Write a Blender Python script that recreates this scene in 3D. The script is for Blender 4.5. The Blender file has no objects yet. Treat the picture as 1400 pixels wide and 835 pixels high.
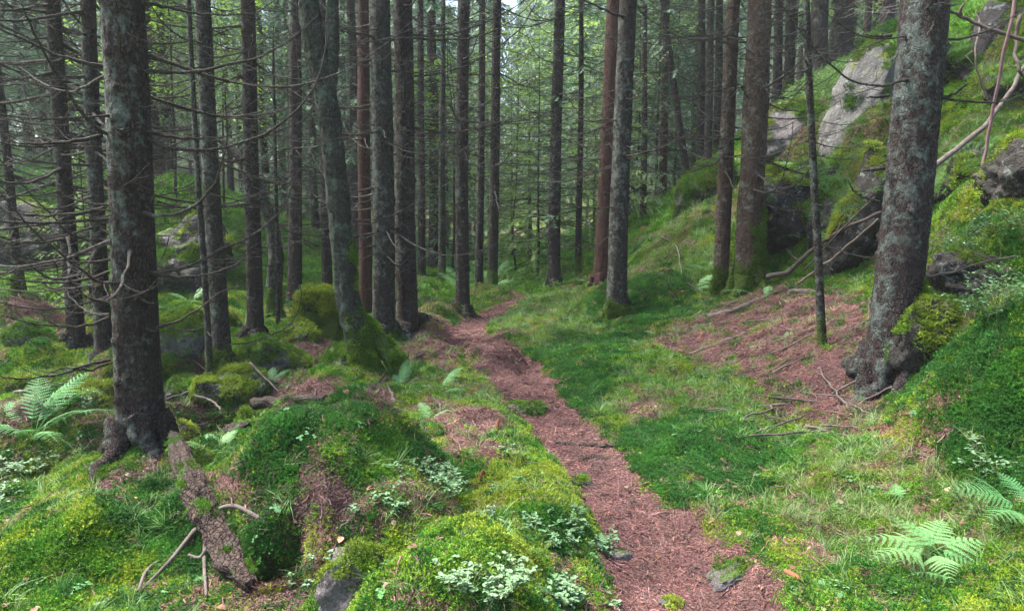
import bpy, bmesh, math, random
import numpy as np
from mathutils import Vector, Matrix, Euler

R = math.radians
sc = bpy.context.scene
col = sc.collection
rng = np.random.default_rng(7)
random.seed(7)

# ------------------------------------------------------------------ camera, sky, sun, exposure
PITCH = 7.2
CAM_H = 1.6
FPX = 933.3
cam_d = bpy.data.cameras.new('camera')
cam_d.sensor_width = 36.0
cam_d.lens = 24.0
cam_d.clip_start = 0.05
cam_d.clip_end = 2000
cam = bpy.data.objects.new('camera', cam_d)
cam.location = (0, 0, CAM_H)
cam.rotation_euler = (R(90 - PITCH), 0, 0)
col.objects.link(cam)
sc.camera = cam

SUN_EL, SUN_AZ = 62.0, -75.0        # azimuth: clockwise from +Y (into the picture); the sun stands left, ahead
world = bpy.data.worlds.new('World')
sc.world = world
world.use_nodes = True
wn = world.node_tree
bg = wn.nodes['Background']
sky = wn.nodes.new('ShaderNodeTexSky')
sky.sky_type = 'NISHITA'
sky.sun_disc = False
sky.sun_elevation = R(SUN_EL)
sky.sun_rotation = R(SUN_AZ)
sky.air_density = 1.0
sky.dust_density = 4.0
sky.ozone_density = 1.0
wn.links.new(sky.outputs[0], bg.inputs[0])
bg.inputs[1].default_value = 0.06

sun_d = bpy.data.lights.new('sun', 'SUN')
sun_d.energy = 1.5
sun_d.angle = R(10)
sun_d.color = (1.0, 0.965, 0.92)
sun = bpy.data.objects.new('sun', sun_d)
az, el = R(SUN_AZ), R(SUN_EL)
sdir = Vector((math.sin(az) * math.cos(el), math.cos(az) * math.cos(el), math.sin(el)))
sun.rotation_euler = sdir.to_track_quat('Z', 'Y').to_euler()
sun.location = (0, 0, 40)
col.objects.link(sun)

vs = sc.view_settings
vs.view_transform = 'Standard'
vs.look = 'None'
vs.exposure = 3.5
vs.gamma = 1.0
vs.use_curve_mapping = False
try:
    sc.cycles.use_denoising = True
    sc.cycles.max_bounces = 6
    sc.cycles.diffuse_bounces = 2
    sc.cycles.glossy_bounces = 2
    sc.cycles.transmission_bounces = 3
    sc.cycles.transparent_max_bounces = 8
    sc.cycles.volume_bounces = 1
except Exception:
    pass

# ------------------------------------------------------------------ numpy noise
_perm = np.random.default_rng(3).permutation(512).astype(np.int64)
_perm = np.concatenate([_perm, _perm, _perm])
_g3 = np.random.default_rng(5).normal(size=(512, 3))
_g3 /= np.linalg.norm(_g3, axis=1)[:, None]


def noise3(x, y, z):
    x, y, z = np.broadcast_arrays(np.asarray(x, float), np.asarray(y, float), np.asarray(z, float))
    xi, yi, zi = np.floor(x).astype(np.int64), np.floor(y).astype(np.int64), np.floor(z).astype(np.int64)
    xf, yf, zf = x - xi, y - yi, z - zi
    u, v, w = [t * t * t * (t * (t * 6 - 15) + 10) for t in (xf, yf, zf)]
    out = np.zeros(x.shape)
    for dx in (0, 1):
        for dy in (0, 1):
            for dz in (0, 1):
                h = _perm[(_perm[(_perm[(xi + dx) & 511] + yi + dy) & 511] + zi + dz) & 511]
                g = _g3[h]
                d = g[..., 0] * (xf - dx) + g[..., 1] * (yf - dy) + g[..., 2] * (zf - dz)
                out = out + d * (u if dx else 1 - u) * (v if dy else 1 - v) * (w if dz else 1 - w)
    return out * 1.6


def fbm(x, y, z, o=4):
    t = 0
    a = 1.0
    for i in range(o):
        t = t + a * noise3(x * 2 ** i + 17.3 * i, y * 2 ** i - 9.1 * i, z * 2 ** i + 3.7 * i)
        a *= 0.5
    return t


def sstep(a, b, x):
    t = np.clip((x - a) / (b - a), 0, 1)
    return t * t * (3 - 2 * t)


# ------------------------------------------------------------------ sight lines: pixel of the photograph -> point of the place
cp, sp_ = math.cos(R(PITCH)), math.sin(R(PITCH))


def ray(u, v):
    xc, yc = (u - 700) / FPX, -(v - 417.5) / FPX
    d = np.array([xc, cp + yc * sp_, -sp_ + yc * cp])
    return d / d[1]


def P(u, v, d):
    r = ray(u, v)
    return np.array([r[0] * d, d, CAM_H + r[2] * d])


CTRL = [
    # the trodden path and the ground along it
    (940, 835, 2.63), (870, 720, 3.4), (800, 640, 4.26), (745, 560, 5.6), (700, 500, 7.4), (640, 450, 9.8),
    (690, 400, 15), (720, 370, 21), (720, 348, 33), (600, 350, 34),
    (1080, 835, 2.6), (1200, 835, 2.55), (1390, 835, 2.4), (1300, 760, 2.9), (1050, 690, 3.6), (1000, 560, 5.15),
    (1100, 620, 4.3), (900, 500, 6.7), (1080, 500, 6.0), (1124, 470, 5.7), (1212, 525, 4.8), (1130, 400, 7.6), (985, 410, 9.4),
    (1022, 395, 9.2), (900, 450, 8.5), (845, 440, 9.6), (880, 340, 14), (800, 390, 14), (960, 270, 16), (1040, 200, 14.5),
    (1100, 110, 15.5), (1150, 75, 17), (1210, 40, 18), (1300, 110, 11), (1250, 250, 8.5), (1340, 300, 6.2), (1330, 200, 8),
    (1390, 300, 5.6), (1290, 400, 5.6), (1390, 430, 4.3), (1380, 560, 3.5), (1250, 560, 4.4), (1330, 640, 3.4), (1390, 700, 2.8),
    (1100, 370, 8.6), (1090, 232, 10.9), (1080, 345, 9.8), (1190, 395, 7.6), (1180, 210, 9.6), (1395, 90, 8.0), (1395, 20, 9.0),
    (1600, 300, 5.0), (1600, 600, 2.8),
    (600, 560, 5.4), (560, 620, 4.3), (300, 640, 4.65), (285, 600, 5.1), (250, 540, 6.5), (262, 590, 5.45), (420, 520, 6.7),
    (330, 560, 6.05), (120, 560, 6.35), (60, 640, 4.85), (100, 740, 3.3), (20, 835, 2.6), (200, 800, 2.75), (190, 640, 4.2),
    (60, 480, 8.2), (150, 490, 7.6), (20, 430, 11), (90, 450, 9.5), (240, 420, 11.3), (240, 385, 12.5), (240, 290, 13.6),
    (250, 250, 15), (60, 370, 13.5), (30, 260, 16), (400, 400, 14), (330, 340, 16), (380, 310, 20), (470, 380, 15),
    (560, 400, 14), (600, 372, 20), (310, 515, 6.6), (-200, 500, 7.5), (-300, 800, 3),
]
CP = np.array([P(*c) for c in CTRL])
FARP = np.array([
    (0, -3, 0.0), (-6, -4, 0), (6, -4, 0.9), (0, -20, 0), (-20, -20, 0.5), (20, -20, 4), (14, 0, 5.0), (9, 2, 3.6), (-14, 4, 0.3),
    (7, 25, 2.6), (11, 26, 6.6), (16, 20, 8.0), (24, 30, 10), (-12, 24, 3), (-20, 30, 4.5), (-22, 14, 2.6), (-5, 30, 0.6),
    (3, 45, 0.6), (-3, 60, 2.6), (12, 50, 3.0), (-15, 55, 2.5), (0, 90, 9), (30, 70, 10), (-30, 70, 8), (50, 40, 12),
    (-50, 30, 6), (60, -20, 10), (-60, -20, 4), (0, -70, 2), (90, 90, 14), (-90, 90, 9), (0, 150, 8), (120, 0, 14), (-120, 0, 6), (0, -120, 3)], float)
CP = np.vstack([CP, FARP])


def _tps_fit(C, lam=0.02):
    n = len(C)
    d = np.linalg.norm(C[:, None, :2] - C[None, :, :2], axis=2)
    K = d                                            # linear kernel: no overshoot
    K = K + np.eye(n) * -lam
    A = np.zeros((n + 3, n + 3))
    A[:n, :n] = K
    A[:n, n] = 1
    A[:n, n + 1:] = C[:, :2]
    A[n:, :n] = A[:n, n:].T
    b = np.zeros(n + 3)
    b[:n] = C[:, 2]
    return np.linalg.solve(A, b)


TW = _tps_fit(CP)


def base_h(x, y):
    sh = np.shape(x)
    x, y = np.ravel(np.asarray(x, float)), np.ravel(np.asarray(y, float))
    o = np.full(x.shape, TW[len(CP)]) + TW[len(CP) + 1] * x + TW[len(CP) + 2] * y
    for i, (cx, cy, cz) in enumerate(CP):
        o += TW[i] * np.sqrt((x - cx) ** 2 + (y - cy) ** 2 + 0.04)
    return o.reshape(sh)


def march(u, v, hf, dmin=1.2, dmax=90):
    r = ray(u, v)
    d = np.concatenate([np.arange(dmin, 15, 0.02), np.arange(15, dmax, 0.1)])
    z = CAM_H + r[2] * d
    below = z <= hf(r[0] * d, d)
    i = int(np.argmax(below)) if below.any() else len(d) - 1
    return np.array([r[0] * d[i], d[i], z[i]])


PATH_PX = [(960, 860), (938, 800), (900, 740), (858, 690), (815, 640), (775, 595), (740, 555), (715, 520), (690, 495), (655, 468),
           (634, 448)]
PATH_HW = [0.38, 0.36, 0.33, 0.30, 0.29, 0.28, 0.30, 0.36, 0.36, 0.38, 0.36]
path_pts = np.array([march(u, v, base_h)[:2] for u, v in PATH_PX] + [(-0.2, 11.8), (0.3, 14), (0.6, 17), (0.5, 21), (0.2, 27), (0.6, 36)])
path_hw = np.array(PATH_HW + [0.3, 0.3, 0.35, 0.35, 0.4, 0.4])
path_pts = np.vstack([[0.95, 0.2], [0.86, 1.4], path_pts])
path_hw = np.concatenate([[0.4, 0.38], path_hw])


def path_d(x, y):
    """signed distance to the path's edge (negative on it)"""
    best = np.full(np.shape(x), 1e9)
    for i in range(len(path_pts) - 1):
        a, b = path_pts[i], path_pts[i + 1]
        ab = b - a
        t = np.clip(((x - a[0]) * ab[0] + (y - a[1]) * ab[1]) / (ab @ ab), 0, 1)
        d = np.hypot(x - a[0] - t * ab[0], y - a[1] - t * ab[1]) - (path_hw[i] * (1 - t) + path_hw[i + 1] * t)
        best = np.minimum(best, d)
    return best


# mounds and hollows: centre x, y, radii, height, sharpness, turn
def _c(u, d):
    return (u - 700) / FPX * d, d


BUMPS = []


def bump(u, d, rx, ry, h, pw=2.0, rot=0.0):
    x, y = _c(u, d)
    BUMPS.append((x, y, rx, ry, h, pw, rot))


bump(440, 3.72, 0.68, 0.72, 0.50, 2.3)        # moss and needle covered boulder
bump(610, 2.50, 0.36, 0.46, 0.32, 2.4)        # yellow moss cushion
bump(720, 3.40, 0.34, 0.40, 0.13, 2.2)        # cushion by the path
bump(555, 3.2, 0.25, 0.25, 0.14, 2.0)
bump(668, 7.5, 0.34, 0.45, 0.27, 2.2)         # hump in the path
bump(592, 9.9, 0.33, 0.5, 0.17, 2.2)
bump(600, 11.0, 0.35, 0.5, 0.22, 2.2)
bump(870, 10.2, 0.85, 0.8, 0.38, 2.4)         # dark mound behind the trunk
bump(920, 12.5, 1.0, 1.2, 0.25, 2.0)
bump(1400, 3.75, 0.48, 0.62, 0.46, 2.6)
bump(1330, 6.6, .5, .5, .35, 2.4)
bump(1385, 5.4, .4, .45, .35, 2.4)
bump(1300, 7.8, .5, .5, .3, 2.4)
bump(1370, 8.2, .6, .5, .4, 2.4)
bump(1160, 9.4, .8, .6, .55, 2.6)
bump(1110, 11.3, .9, .6, .45, 2.6)
bump(60, 6.4, .35, .35, .2, 2.2)
bump(150, 7.0, .3, .3, .2, 2.2)
bump(235, 7.3, .3, .3, .2, 2.2)
bump(420, 6.1, .35, .3, .16, 2.2)
bump(20, 9.5, .6, .5, .3, 2.2)       # shrubby mound at the right edge
bump(1300, 4.8, 0.36, 0.36, 0.22, 2.6)       # moss over the right tree's root
bump(300, 6.55, 0.42, 0.42, 0.14, 2.2)
bump(190, 4.2, 0.5, 0.5, 0.10, 2.0)
bump(440, 9.0, 0.5, 0.6, 0.30, 2.4)
bump(95, 3.3, 0.5, 0.5, 0.10, 2.2)
bump(20, 3.0, 0.4, 0.5, 0.12, 2.2)
bump(40, 5.6, 0.6, 0.5, 0.35, 2.2)            # fern hummock on the left
bump(110, 5.3, 0.22, 0.3, 0.2, 2.2)
bump(30, 7.8, 0.5, 0.5, 0.14, 2.2)
bump(215, 8.0, 0.5, 0.5, 0.16, 2.2)
bump(680, 13.6, 0.6, 0.7, 0.16, 2.0)
bump(880, 6.6, 0.5, 0.45, 0.09, 2.0)
bump(960, 4.6, 0.5, 0.5, 0.07, 2.0)
bump(372, 2.98, 0.16, 0.17, -0.55, 2.4)       # dark hole under the boulder
bump(245, 5.45, 0.32, 0.6, -0.38, 2.0)
bump(325, 5.9, 0.25, 0.3, -0.16, 2.0)        # stream bed
bump(225, 6.6, 0.5, 0.7, -0.22, 2.0)
bump(30, 4.7, 0.5, 0.35, -0.2, 2.0)
bump(1345, 4.75, 0.22, 0.28, -0.25, 2.0)      # dark pocket under the slope
bump(1090, 9.3, 0.7, 0.45, -0.25, 2.0)
bump(1085, 12.2, 1.0, 1.0, 0.35, 2.0)


def ground(x, y, fine=True):
    x, y = np.asarray(x, float), np.asarray(y, float)
    h = base_h(x, y)
    pd = path_d(x, y)
    xw = x + .11 * noise3(x * 2.2, y * 2.2, 20.5) + .035 * noise3(x * 7, y * 7, 21.5)
    yw = y + .11 * noise3(x * 2.2, y * 2.2, 30.5) + .035 * noise3(x * 7, y * 7, 31.5)
    lump = .15 * noise3(x * 4.3, y * 4.3, 40.5)
    for (cx, cy, rx, ry, bh, pw, rot) in BUMPS:
        q = (np.abs((xw - cx) / rx) ** pw + np.abs((yw - cy) / ry) ** pw) ** (1 / pw)
        h = h + bh * (1 - sstep(0.25, 1.25, q)) * (1 + lump)
    dist = np.hypot(x, y)
    off = sstep(-0.12, 0.35, pd)
    h = h - 0.075 * (1 - sstep(-0.15, 0.10, pd)) * (1 - sstep(9, 14, dist))
    amp = off * (0.6 + 0.4 * sstep(3, 8, dist))
    h = h + amp * (0.11 * noise3(x * 0.9, y * 0.9, 3.1) + (0.055 + .035 * sstep(0, -1.5, x)) * noise3(x * 2.3, y * 2.3, 8.0) + .03 * np.abs(noise3(x * 3.7, y * 3.7, 12.0)))
    hill = sstep(3, 8, np.abs(x)) * sstep(8, 14, dist)
    h = h + hill * 0.35 * noise3(x * 0.35, y * 0.35, 1.2)
    if fine:
        h = h + (0.010 + 0.032 * off) * noise3(x * 5.5, y * 5.5, 2.0) + (0.005 + 0.011 * off) * noise3(x * 15, y * 15, 6.0)
    return h


def at(u, v, dmin=1.2):
    return march(u, v, ground, dmin)


def on_ground(x, y):
    return float(ground(np.array([x]), np.array([y]))[0])


# ------------------------------------------------------------------ ground cover zones, as outlines on the ground
def zone(pts):
    return np.array([at(u, v)[:2] for u, v in pts])


def inside(poly, x, y, soft):
    """1 inside, 0 outside, soft edge"""
    d2 = np.full(np.shape(x), 1e9)
    s = np.zeros(np.shape(x), bool)
    n = len(poly)
    for i in range(n):
        a, b = poly[i], poly[(i + 1) % n]
        ab = b - a
        L = ab @ ab + 1e-9
        t = np.clip(((x - a[0]) * ab[0] + (y - a[1]) * ab[1]) / L, 0, 1)
        d2 = np.minimum(d2, (x - a[0] - t * ab[0]) ** 2 + (y - a[1] - t * ab[1]) ** 2)
        c = (a[1] > y) != (b[1] > y)
        s ^= c & (x < (b[0] - a[0]) * (y - a[1]) / (b[1] - a[1] + 1e-12) + a[0])
    d = np.sqrt(d2) * np.where(s, 1, -1)
    return sstep(-soft, soft, d)


ZL = [(zone(p), w, s) for p, w, s in [
    ([(225, 560), (235, 500), (330, 480), (345, 545), (300, 570), (270, 620), (235, 620)], .8, .2),
    ([(345, 560), (350, 530), (420, 520), (480, 530), (540, 540), (560, 580), (500, 575), (430, 555)], .8, .15),
    ([(335, 540), (355, 485), (470, 475), (485, 520), (420, 545)], .8, .3),
    ([(510, 480), (560, 452), (625, 448), (655, 480), (600, 505), (530, 505)], .92, .3),
    ([(0, 480), (0, 420), (130, 405), (145, 470), (80, 490)], .75, .5),
    ([(560, 560), (640, 500), (690, 500), (690, 560), (620, 590)], .6, .3),
    ([(200, 470), (230, 440), (290, 445), (290, 480)], .7, .3),
    ([(20, 530), (60, 500), (140, 520), (120, 545)], .6, .3),
    ([(915, 450), (1000, 408), (1070, 388), (1180, 405), (1210, 520), (1240, 600), (1150, 600), (1060, 555), (960, 500), (870, 478)], .97, .25),
    ([(200, 690), (225, 640), (330, 640), (330, 690), (280, 702)], .95, .12),
    ([(540, 465), (600, 448), (640, 470), (600, 482)], .9, .3),
    ([(960, 835), (960, 775), (1080, 735), (1230, 775), (1180, 835)], .75, .2),
    ([(0, 445), (60, 415), (130, 432), (90, 465)], .9, .4),
    ([(545, 580), (640, 545), (690, 575), (700, 640), (600, 650)], .84, .25),
    ([(430, 560), (560, 560), (560, 610), (440, 590)], .6, .2),
    ([(690, 500), (640, 520), (660, 560), (700, 560)], .7, .2),
    ([(420, 610), (530, 600), (545, 700), (450, 740), (385, 690)], .68, .3),
    ([(1170, 570), (1290, 560), (1290, 640), (1200, 650)], .6, .2),
    ([(345, 800), (470, 780), (480, 835), (340, 835)], .8, .12),
    ([(380, 470), (430, 410), (470, 430), (440, 490)], .9, .25),
    ([(830, 400), (800, 385), (830, 372), (860, 385)], .6, .4),
    ([(840, 540), (960, 520), (980, 560), (860, 580)], .5, .3),
    ([(1000, 540), (1180, 570), (1150, 620), (1060, 600)], .5, .2),
    ([(120, 660), (230, 640), (230, 665), (130, 690)], .6, .1),
]]
ZD = [(zone(p), w, s) for p, w, s in [
    ([(850, 595), (950, 565), (1070, 590), (1120, 640), (1060, 690), (930, 695), (880, 650)], .95, .15),
    ([(330, 660), (380, 565), (520, 575), (420, 620), (380, 710)], .9, .15),
    ([(120, 690), (220, 650), (300, 720), (290, 800), (180, 760)], .9, .15),
    ([(780, 540), (770, 500), (700, 480), (760, 455), (880, 460), (860, 500), (800, 560)], .8, .25),
    ([(800, 440), (830, 390), (940, 385), (950, 430), (880, 450)], .95, .3),
    ([(1310, 640), (1310, 480), (1400, 420), (1420, 700)], .9, .25),
    ([(1230, 560), (1230, 430), (1320, 420), (1320, 560)], .7, .2),
    ([(310, 800), (300, 700), (380, 690), (440, 800)], .8, .1),
    ([(1300, 370), (1330, 310), (1400, 300), (1400, 400)], .7, .3),
]]
ZY = [(zone(p), w, s) for p, w, s in [
    ([(490, 835), (500, 760), (560, 715), (640, 705), (720, 720), (740, 780), (700, 835)], 1., .08),
    ([(640, 690), (660, 650), (720, 625), (780, 660), (770, 700), (700, 700)], 1., .08),
    ([(-60, 720), (40, 712), (120, 735), (150, 780), (120, 835), (-60, 835)], .62, .15),
    ([(600, 520), (640, 490), (690, 520), (660, 560), (610, 550)], .6, .2),
    ([(0, 540), (20, 470), (140, 470), (150, 530)], .7, .3),
    ([(1260, 380), (1270, 280), (1400, 230), (1400, 330), (1300, 330)], .9, .3),
    ([(1270, 180), (1290, 120), (1340, 60), (1350, 200)], .8, .4),
    ([(40, 690), (110, 655), (130, 690), (80, 720)], .9, .1),
]]
ZG = [(zone(p), w, s) for p, w, s in [
    ([(1030, 700), (1000, 560), (1180, 600), (1400, 700), (1400, 760), (1180, 770)], .85, .25),
    ([(830, 440), (870, 350), (950, 280), (1000, 330), (960, 430)], .6, .5),
    ([(640, 440), (680, 400), (780, 400), (830, 460), (720, 480)], .8, .5),
    ([(800, 560), (880, 490), (1000, 500), (1040, 560), (900, 600)], .55, .3),
    ([(1040, 240), (1050, 120), (1200, 60), (1210, 230), (1130, 250)], .95, .8),
    ([(1120, 300), (1130, 230), (1220, 190), (1210, 280)], .7, .3),
    ([(560, 570), (580, 520), (680, 520), (690, 580), (620, 600)], .5, .25),
    ([(1270, 250), (1270, 190), (1390, 150), (1390, 210)], .8, .4),
]]

ZV = [(zone(p), w, s) for p, w, s in [
    ([(-60, 705), (40, 712), (110, 690), (190, 730), (200, 775), (150, 835), (-60, 835)], 1., .15),
    ([(236, 640), (240, 600), (300, 565), (350, 590), (330, 635)], .95, .12),
    ([(0, 560), (0, 450), (150, 470), (150, 540)], .7, .5),
    ([(400, 530), (410, 505), (470, 500), (490, 530)], .95, .2),
    ([(210, 430), (230, 380), (340, 370), (330, 430)], .9, .6),
    ([(210, 300), (210, 240), (330, 250), (330, 300)], .9, .8),
    ([(1260, 420), (1280, 300), (1400, 250), (1420, 400)], .6, .3),
    ([(640, 440), (600, 400), (720, 350), (770, 385), (760, 420)], .6, .8),
    ([(780, 540), (760, 470), (860, 455), (900, 480), (830, 520)], .75, .3),
    ([(1040, 310), (1050, 240), (1140, 240), (1130, 310)], .7, .4),
]]


def cover(x, y):
    """weights of litter, dark moss, yellow moss, grass, vivid moss (they sum to 1)"""
    x, y = np.asarray(x, float), np.asarray(y, float)
    n1, n2, n3 = fbm(x * 1.1, y * 1.1, 0.3, 4), fbm(x * 1.4, y * 1.4, 5.1, 4), fbm(x * 2.6, y * 2.6, 9.4, 3)
    j = 0.22 * n3
    pd = path_d(x, y)
    far = sstep(9, 16, np.hypot(x, y))
    L = 0.44 * sstep(0.0, 0.55, n1 + 0.15) + 0.10 * far
    for z, w, s in ZL:
        L = np.maximum(L, inside(z, x, y, s) * w + 0 * j) if w > .85 else np.maximum(L, inside(z, x, y, s) * np.clip(w + 0.9 * n3, 0, 1))
    D = 0.30 * sstep(-0.2, 0.6, n2)
    for z, w, s in ZD:
        D = np.maximum(D, inside(z, x, y, s) * np.clip(w + 0.3 * n3, 0, 1))
    Y = 0.2 * sstep(0, 0.7, -n2)
    for z, w, s in ZY:
        Y = np.maximum(Y, inside(z, x, y, s) * w)
    G = 0.14 * sstep(-0.2, 0.6, -n1) + 0.2 * far * sstep(-.4, .4, n2)
    for z, w, s in ZG:
        G = np.maximum(G, inside(z, x, y, s) * np.clip(w + 0.35 * n2, 0, 1))
    p = sstep(0.06, -0.05, pd + 0.09 * n3 + .05 * noise3(x * 11, y * 11, 3.3) + .015) * (1 - 0.7 * sstep(11, 15, y))
    L = np.maximum(L, p * 1.0)
    k = 1 - p
    D, Y, G = D * k, Y * k, G * k
    # the stronger one wins
    V = 0.33
    for z, w, s in ZV:
        V = np.maximum(V, inside(z, x, y, s) * w)
    V = V * k
    S = np.stack([L, D, Y, G, V]) ** 3.0 + 1e-5
    return S / S.sum(0)


# ------------------------------------------------------------------ mesh helpers
def mk_mesh(name, V, T=None, Q=None, smooth=True, cols=None):
    V = np.asarray(V, np.float32).reshape(-1, 3)
    me = bpy.data.meshes.new(name)
    me.vertices.add(len(V))
    me.vertices.foreach_set('co', V.ravel())
    parts, starts, tot, off = [], [], [], 0
    for F, k in ((T, 3), (Q, 4)):
        if F is not None and len(F):
            F = np.asarray(F, np.int32).reshape(-1, k)
            parts.append(F.ravel())
            starts.append(off + np.arange(len(F)) * k)
            off += len(F) * k
    if parts:
        li = np.concatenate(parts)
        st = np.concatenate(starts)
        me.loops.add(len(li))
        me.loops.foreach_set('vertex_index', li.astype(np.int32))
        me.polygons.add(len(st))
        me.polygons.foreach_set('loop_start', st.astype(np.int32))
        me.polygons.foreach_set('use_smooth', np.full(len(st), smooth, bool))
    if cols is not None:
        a = me.attributes.new('col', 'FLOAT_COLOR', 'POINT')
        c = np.ones((len(V), 4), np.float32)
        c[:, :cols.shape[1]] = cols
        a.data.foreach_set('color', c.ravel())
    me.update(calc_edges=True)
    me.validate()
    return me


class MB:
    def __init__(self):
        self.V, self.T, self.Q, self.C, self.n = [], [], [], [], 0

    def add(self, V, T=None, Q=None, c=None):
        V = np.asarray(V, float).reshape(-1, 3)
        if T is not None and len(T):
            self.T.append(np.asarray(T).reshape(-1, 3) + self.n)
        if Q is not None and len(Q):
            self.Q.append(np.asarray(Q).reshape(-1, 4) + self.n)
        self.V.append(V)
        self.C.append(np.zeros((len(V), 3)) if c is None else np.broadcast_to(np.asarray(c, float), (len(V), 3)))
        self.n += len(V)
        return self

    def mesh(self, name, smooth=True, cols=False):
        return mk_mesh(name, np.vstack(self.V), np.vstack(self.T) if self.T else None, np.vstack(self.Q) if self.Q else None,
                       smooth, np.vstack(self.C) if cols else None)


def catmull(p, n):
    p = np.asarray(p, float)
    p = np.vstack([2 * p[0] - p[1], p, 2 * p[-1] - p[-2]])
    out = []
    m = len(p) - 3
    t = np.linspace(0, m, n)
    i = np.minimum(t.astype(int), m - 1)
    f = (t - i)[:, None]
    a, b, c, d = p[i], p[i + 1], p[i + 2], p[i + 3]
    return 0.5 * ((2 * b) + (-a + c) * f + (2 * a - 5 * b + 4 * c - d) * f ** 2 + (-a + 3 * b - 3 * c + d) * f ** 3)


def tube(p, r, sides=6, cap=True, disp=None):
    p = np.asarray(p, float)
    n = len(p)
    r = np.broadcast_to(np.asarray(r, float), (n,))
    t = np.gradient(p, axis=0)
    t /= np.linalg.norm(t, axis=1)[:, None] + 1e-12
    ref = np.array([0.31, 0.17, 0.93]) if abs(t[0] @ np.array([0.31, 0.17, 0.93])) < .9 else np.array([1., 0, 0])
    N = np.zeros((n, 3))
    v = np.cross(t[0], ref)
    for i in range(n):
        v = v - t[i] * (v @ t[i])
        v = v / (np.linalg.norm(v) + 1e-12)
        N[i] = v
    B = np.cross(t, N)
    a = np.linspace(0, 2 * np.pi, sides, endpoint=False)
    ring = np.cos(a)[None, :, None] * N[:, None, :] + np.sin(a)[None, :, None] * B[:, None, :]
    rr = r[:, None] * np.ones((1, sides))
    if disp is not None:
        rr = rr * disp(n, sides, a)
    V = (p[:, None, :] + ring * rr[:, :, None]).reshape(-1, 3)
    i = np.arange(n - 1)[:, None] * sides
    k = np.arange(sides)[None, :]
    k2 = (k + 1) % sides
    Q = np.stack([i + k, i + k2, i + sides + k2, i + sides + k], -1).reshape(-1, 4)
    T = []
    if cap:
        V = np.vstack([V, p[:1], p[-1:]])
        c0, c1 = n * sides, n * sides + 1
        kk = np.arange(sides)
        T = np.vstack([np.stack([np.full(sides, c0), (kk + 1) % sides, kk], -1),
                       np.stack([np.full(sides, c1), (n - 1) * sides + kk, (n - 1) * sides + (kk + 1) % sides], -1)])
    return V, T, Q


def obj(name, me, m=None, parent=None, loc=None):
    o = bpy.data.objects.new(name, me)
    if m is not None and me is not None and not me.materials:
        me.materials.append(m)
    if parent is not None:
        o.parent = parent
    if loc is not None:
        o.location = loc
    col.objects.link(o)
    return o


def tag(o, label=None, cat=None, group=None, kind=None):
    if label:
        o['label'] = label
    if cat:
        o['category'] = cat
    if group:
        o['group'] = group
    if kind:
        o['kind'] = kind
    return o


def empty(name, loc, label, cat, group=None):
    o = bpy.data.objects.new(name, None)
    o.empty_display_size = 0.1
    o.location = loc
    col.objects.link(o)
    return tag(o, label, cat, group)


# ------------------------------------------------------------------ materials
class NT:
    def __init__(self, name):
        self.m = bpy.data.materials.new(name)
        self.m.use_nodes = True
        self.t = self.m.node_tree
        self.b = self.t.nodes['Principled BSDF']
        self.o = self.t.nodes['Material Output']

    def n(self, typ, ins=None, **kw):
        nd = self.t.nodes.new(typ)
        for k, v in kw.items():
            setattr(nd, k, v)
        for k, v in (ins or {}).items():
            self.set(nd, k, v)
        return nd

    def set(self, nd, k, v):
        if isinstance(v, bpy.types.NodeSocket):
            self.t.links.new(v, nd.inputs[k])
        else:
            s = nd.inputs[k]
            if hasattr(s.default_value, '__len__') and len(s.default_value) == 4 and len(v) == 3:
                v = (*v, 1)
            s.default_value = v

    def coord(self, scale=(1, 1, 1), which='Object'):
        tc = self.n('ShaderNodeTexCoord')
        mp = self.n('ShaderNodeMapping', {'Vector': tc.outputs[which], 'Scale': scale})
        return mp.outputs[0]

    def noise(self, vec, scale, detail=5, rough=.6, dist=0.0):
        nd = self.n('ShaderNodeTexNoise', {'Scale': scale, 'Detail': detail, 'Roughness': rough, 'Distortion': dist})
        if vec is not None:
            self.set(nd, 'Vector', vec)
        return nd.outputs['Fac']

    def ramp(self, fac, stops):
        nd = self.n('ShaderNodeValToRGB', {'Fac': fac})
        e = nd.color_ramp.elements
        while len(e) < len(stops):
            e.new(.5)
        for el, (p, c) in zip(e, stops):
            el.position = p
            el.color = (*c, 1) if hasattr(c, '__len__') else (c, c, c, 1)
        return nd.outputs[0]

    def mix(self, fac, a, b, mode='MIX'):
        nd = self.n('ShaderNodeMix', data_type='RGBA', blend_type=mode)
        for k, v in ((0, fac), (6, a), (7, b)):
            self.set(nd, k, v)
        return nd.outputs[2]

    def math(self, op, a, b=0.0, clamp=False):
        nd = self.n('ShaderNodeMath', {0: a, 1: b}, operation=op)
        nd.use_clamp = clamp
        return nd.outputs[0]

    def bump(self, h, strength=.5, dist=.01, normal=None):
        nd = self.n('ShaderNodeBump', {'Height': h, 'Strength': strength, 'Distance': dist})
        if normal is not None:
            self.set(nd, 'Normal', normal)
        return nd.outputs[0]

    def done(self, color, rough=.9, normal=None, spec=.25):
        self.set(self.b, 'Base Color', color)
        self.set(self.b, 'Roughness', rough)
        self.set(self.b, 'Specular IOR Level', spec)
        if normal is not None:
            self.set(self.b, 'Normal', normal)
        return self.m


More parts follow.
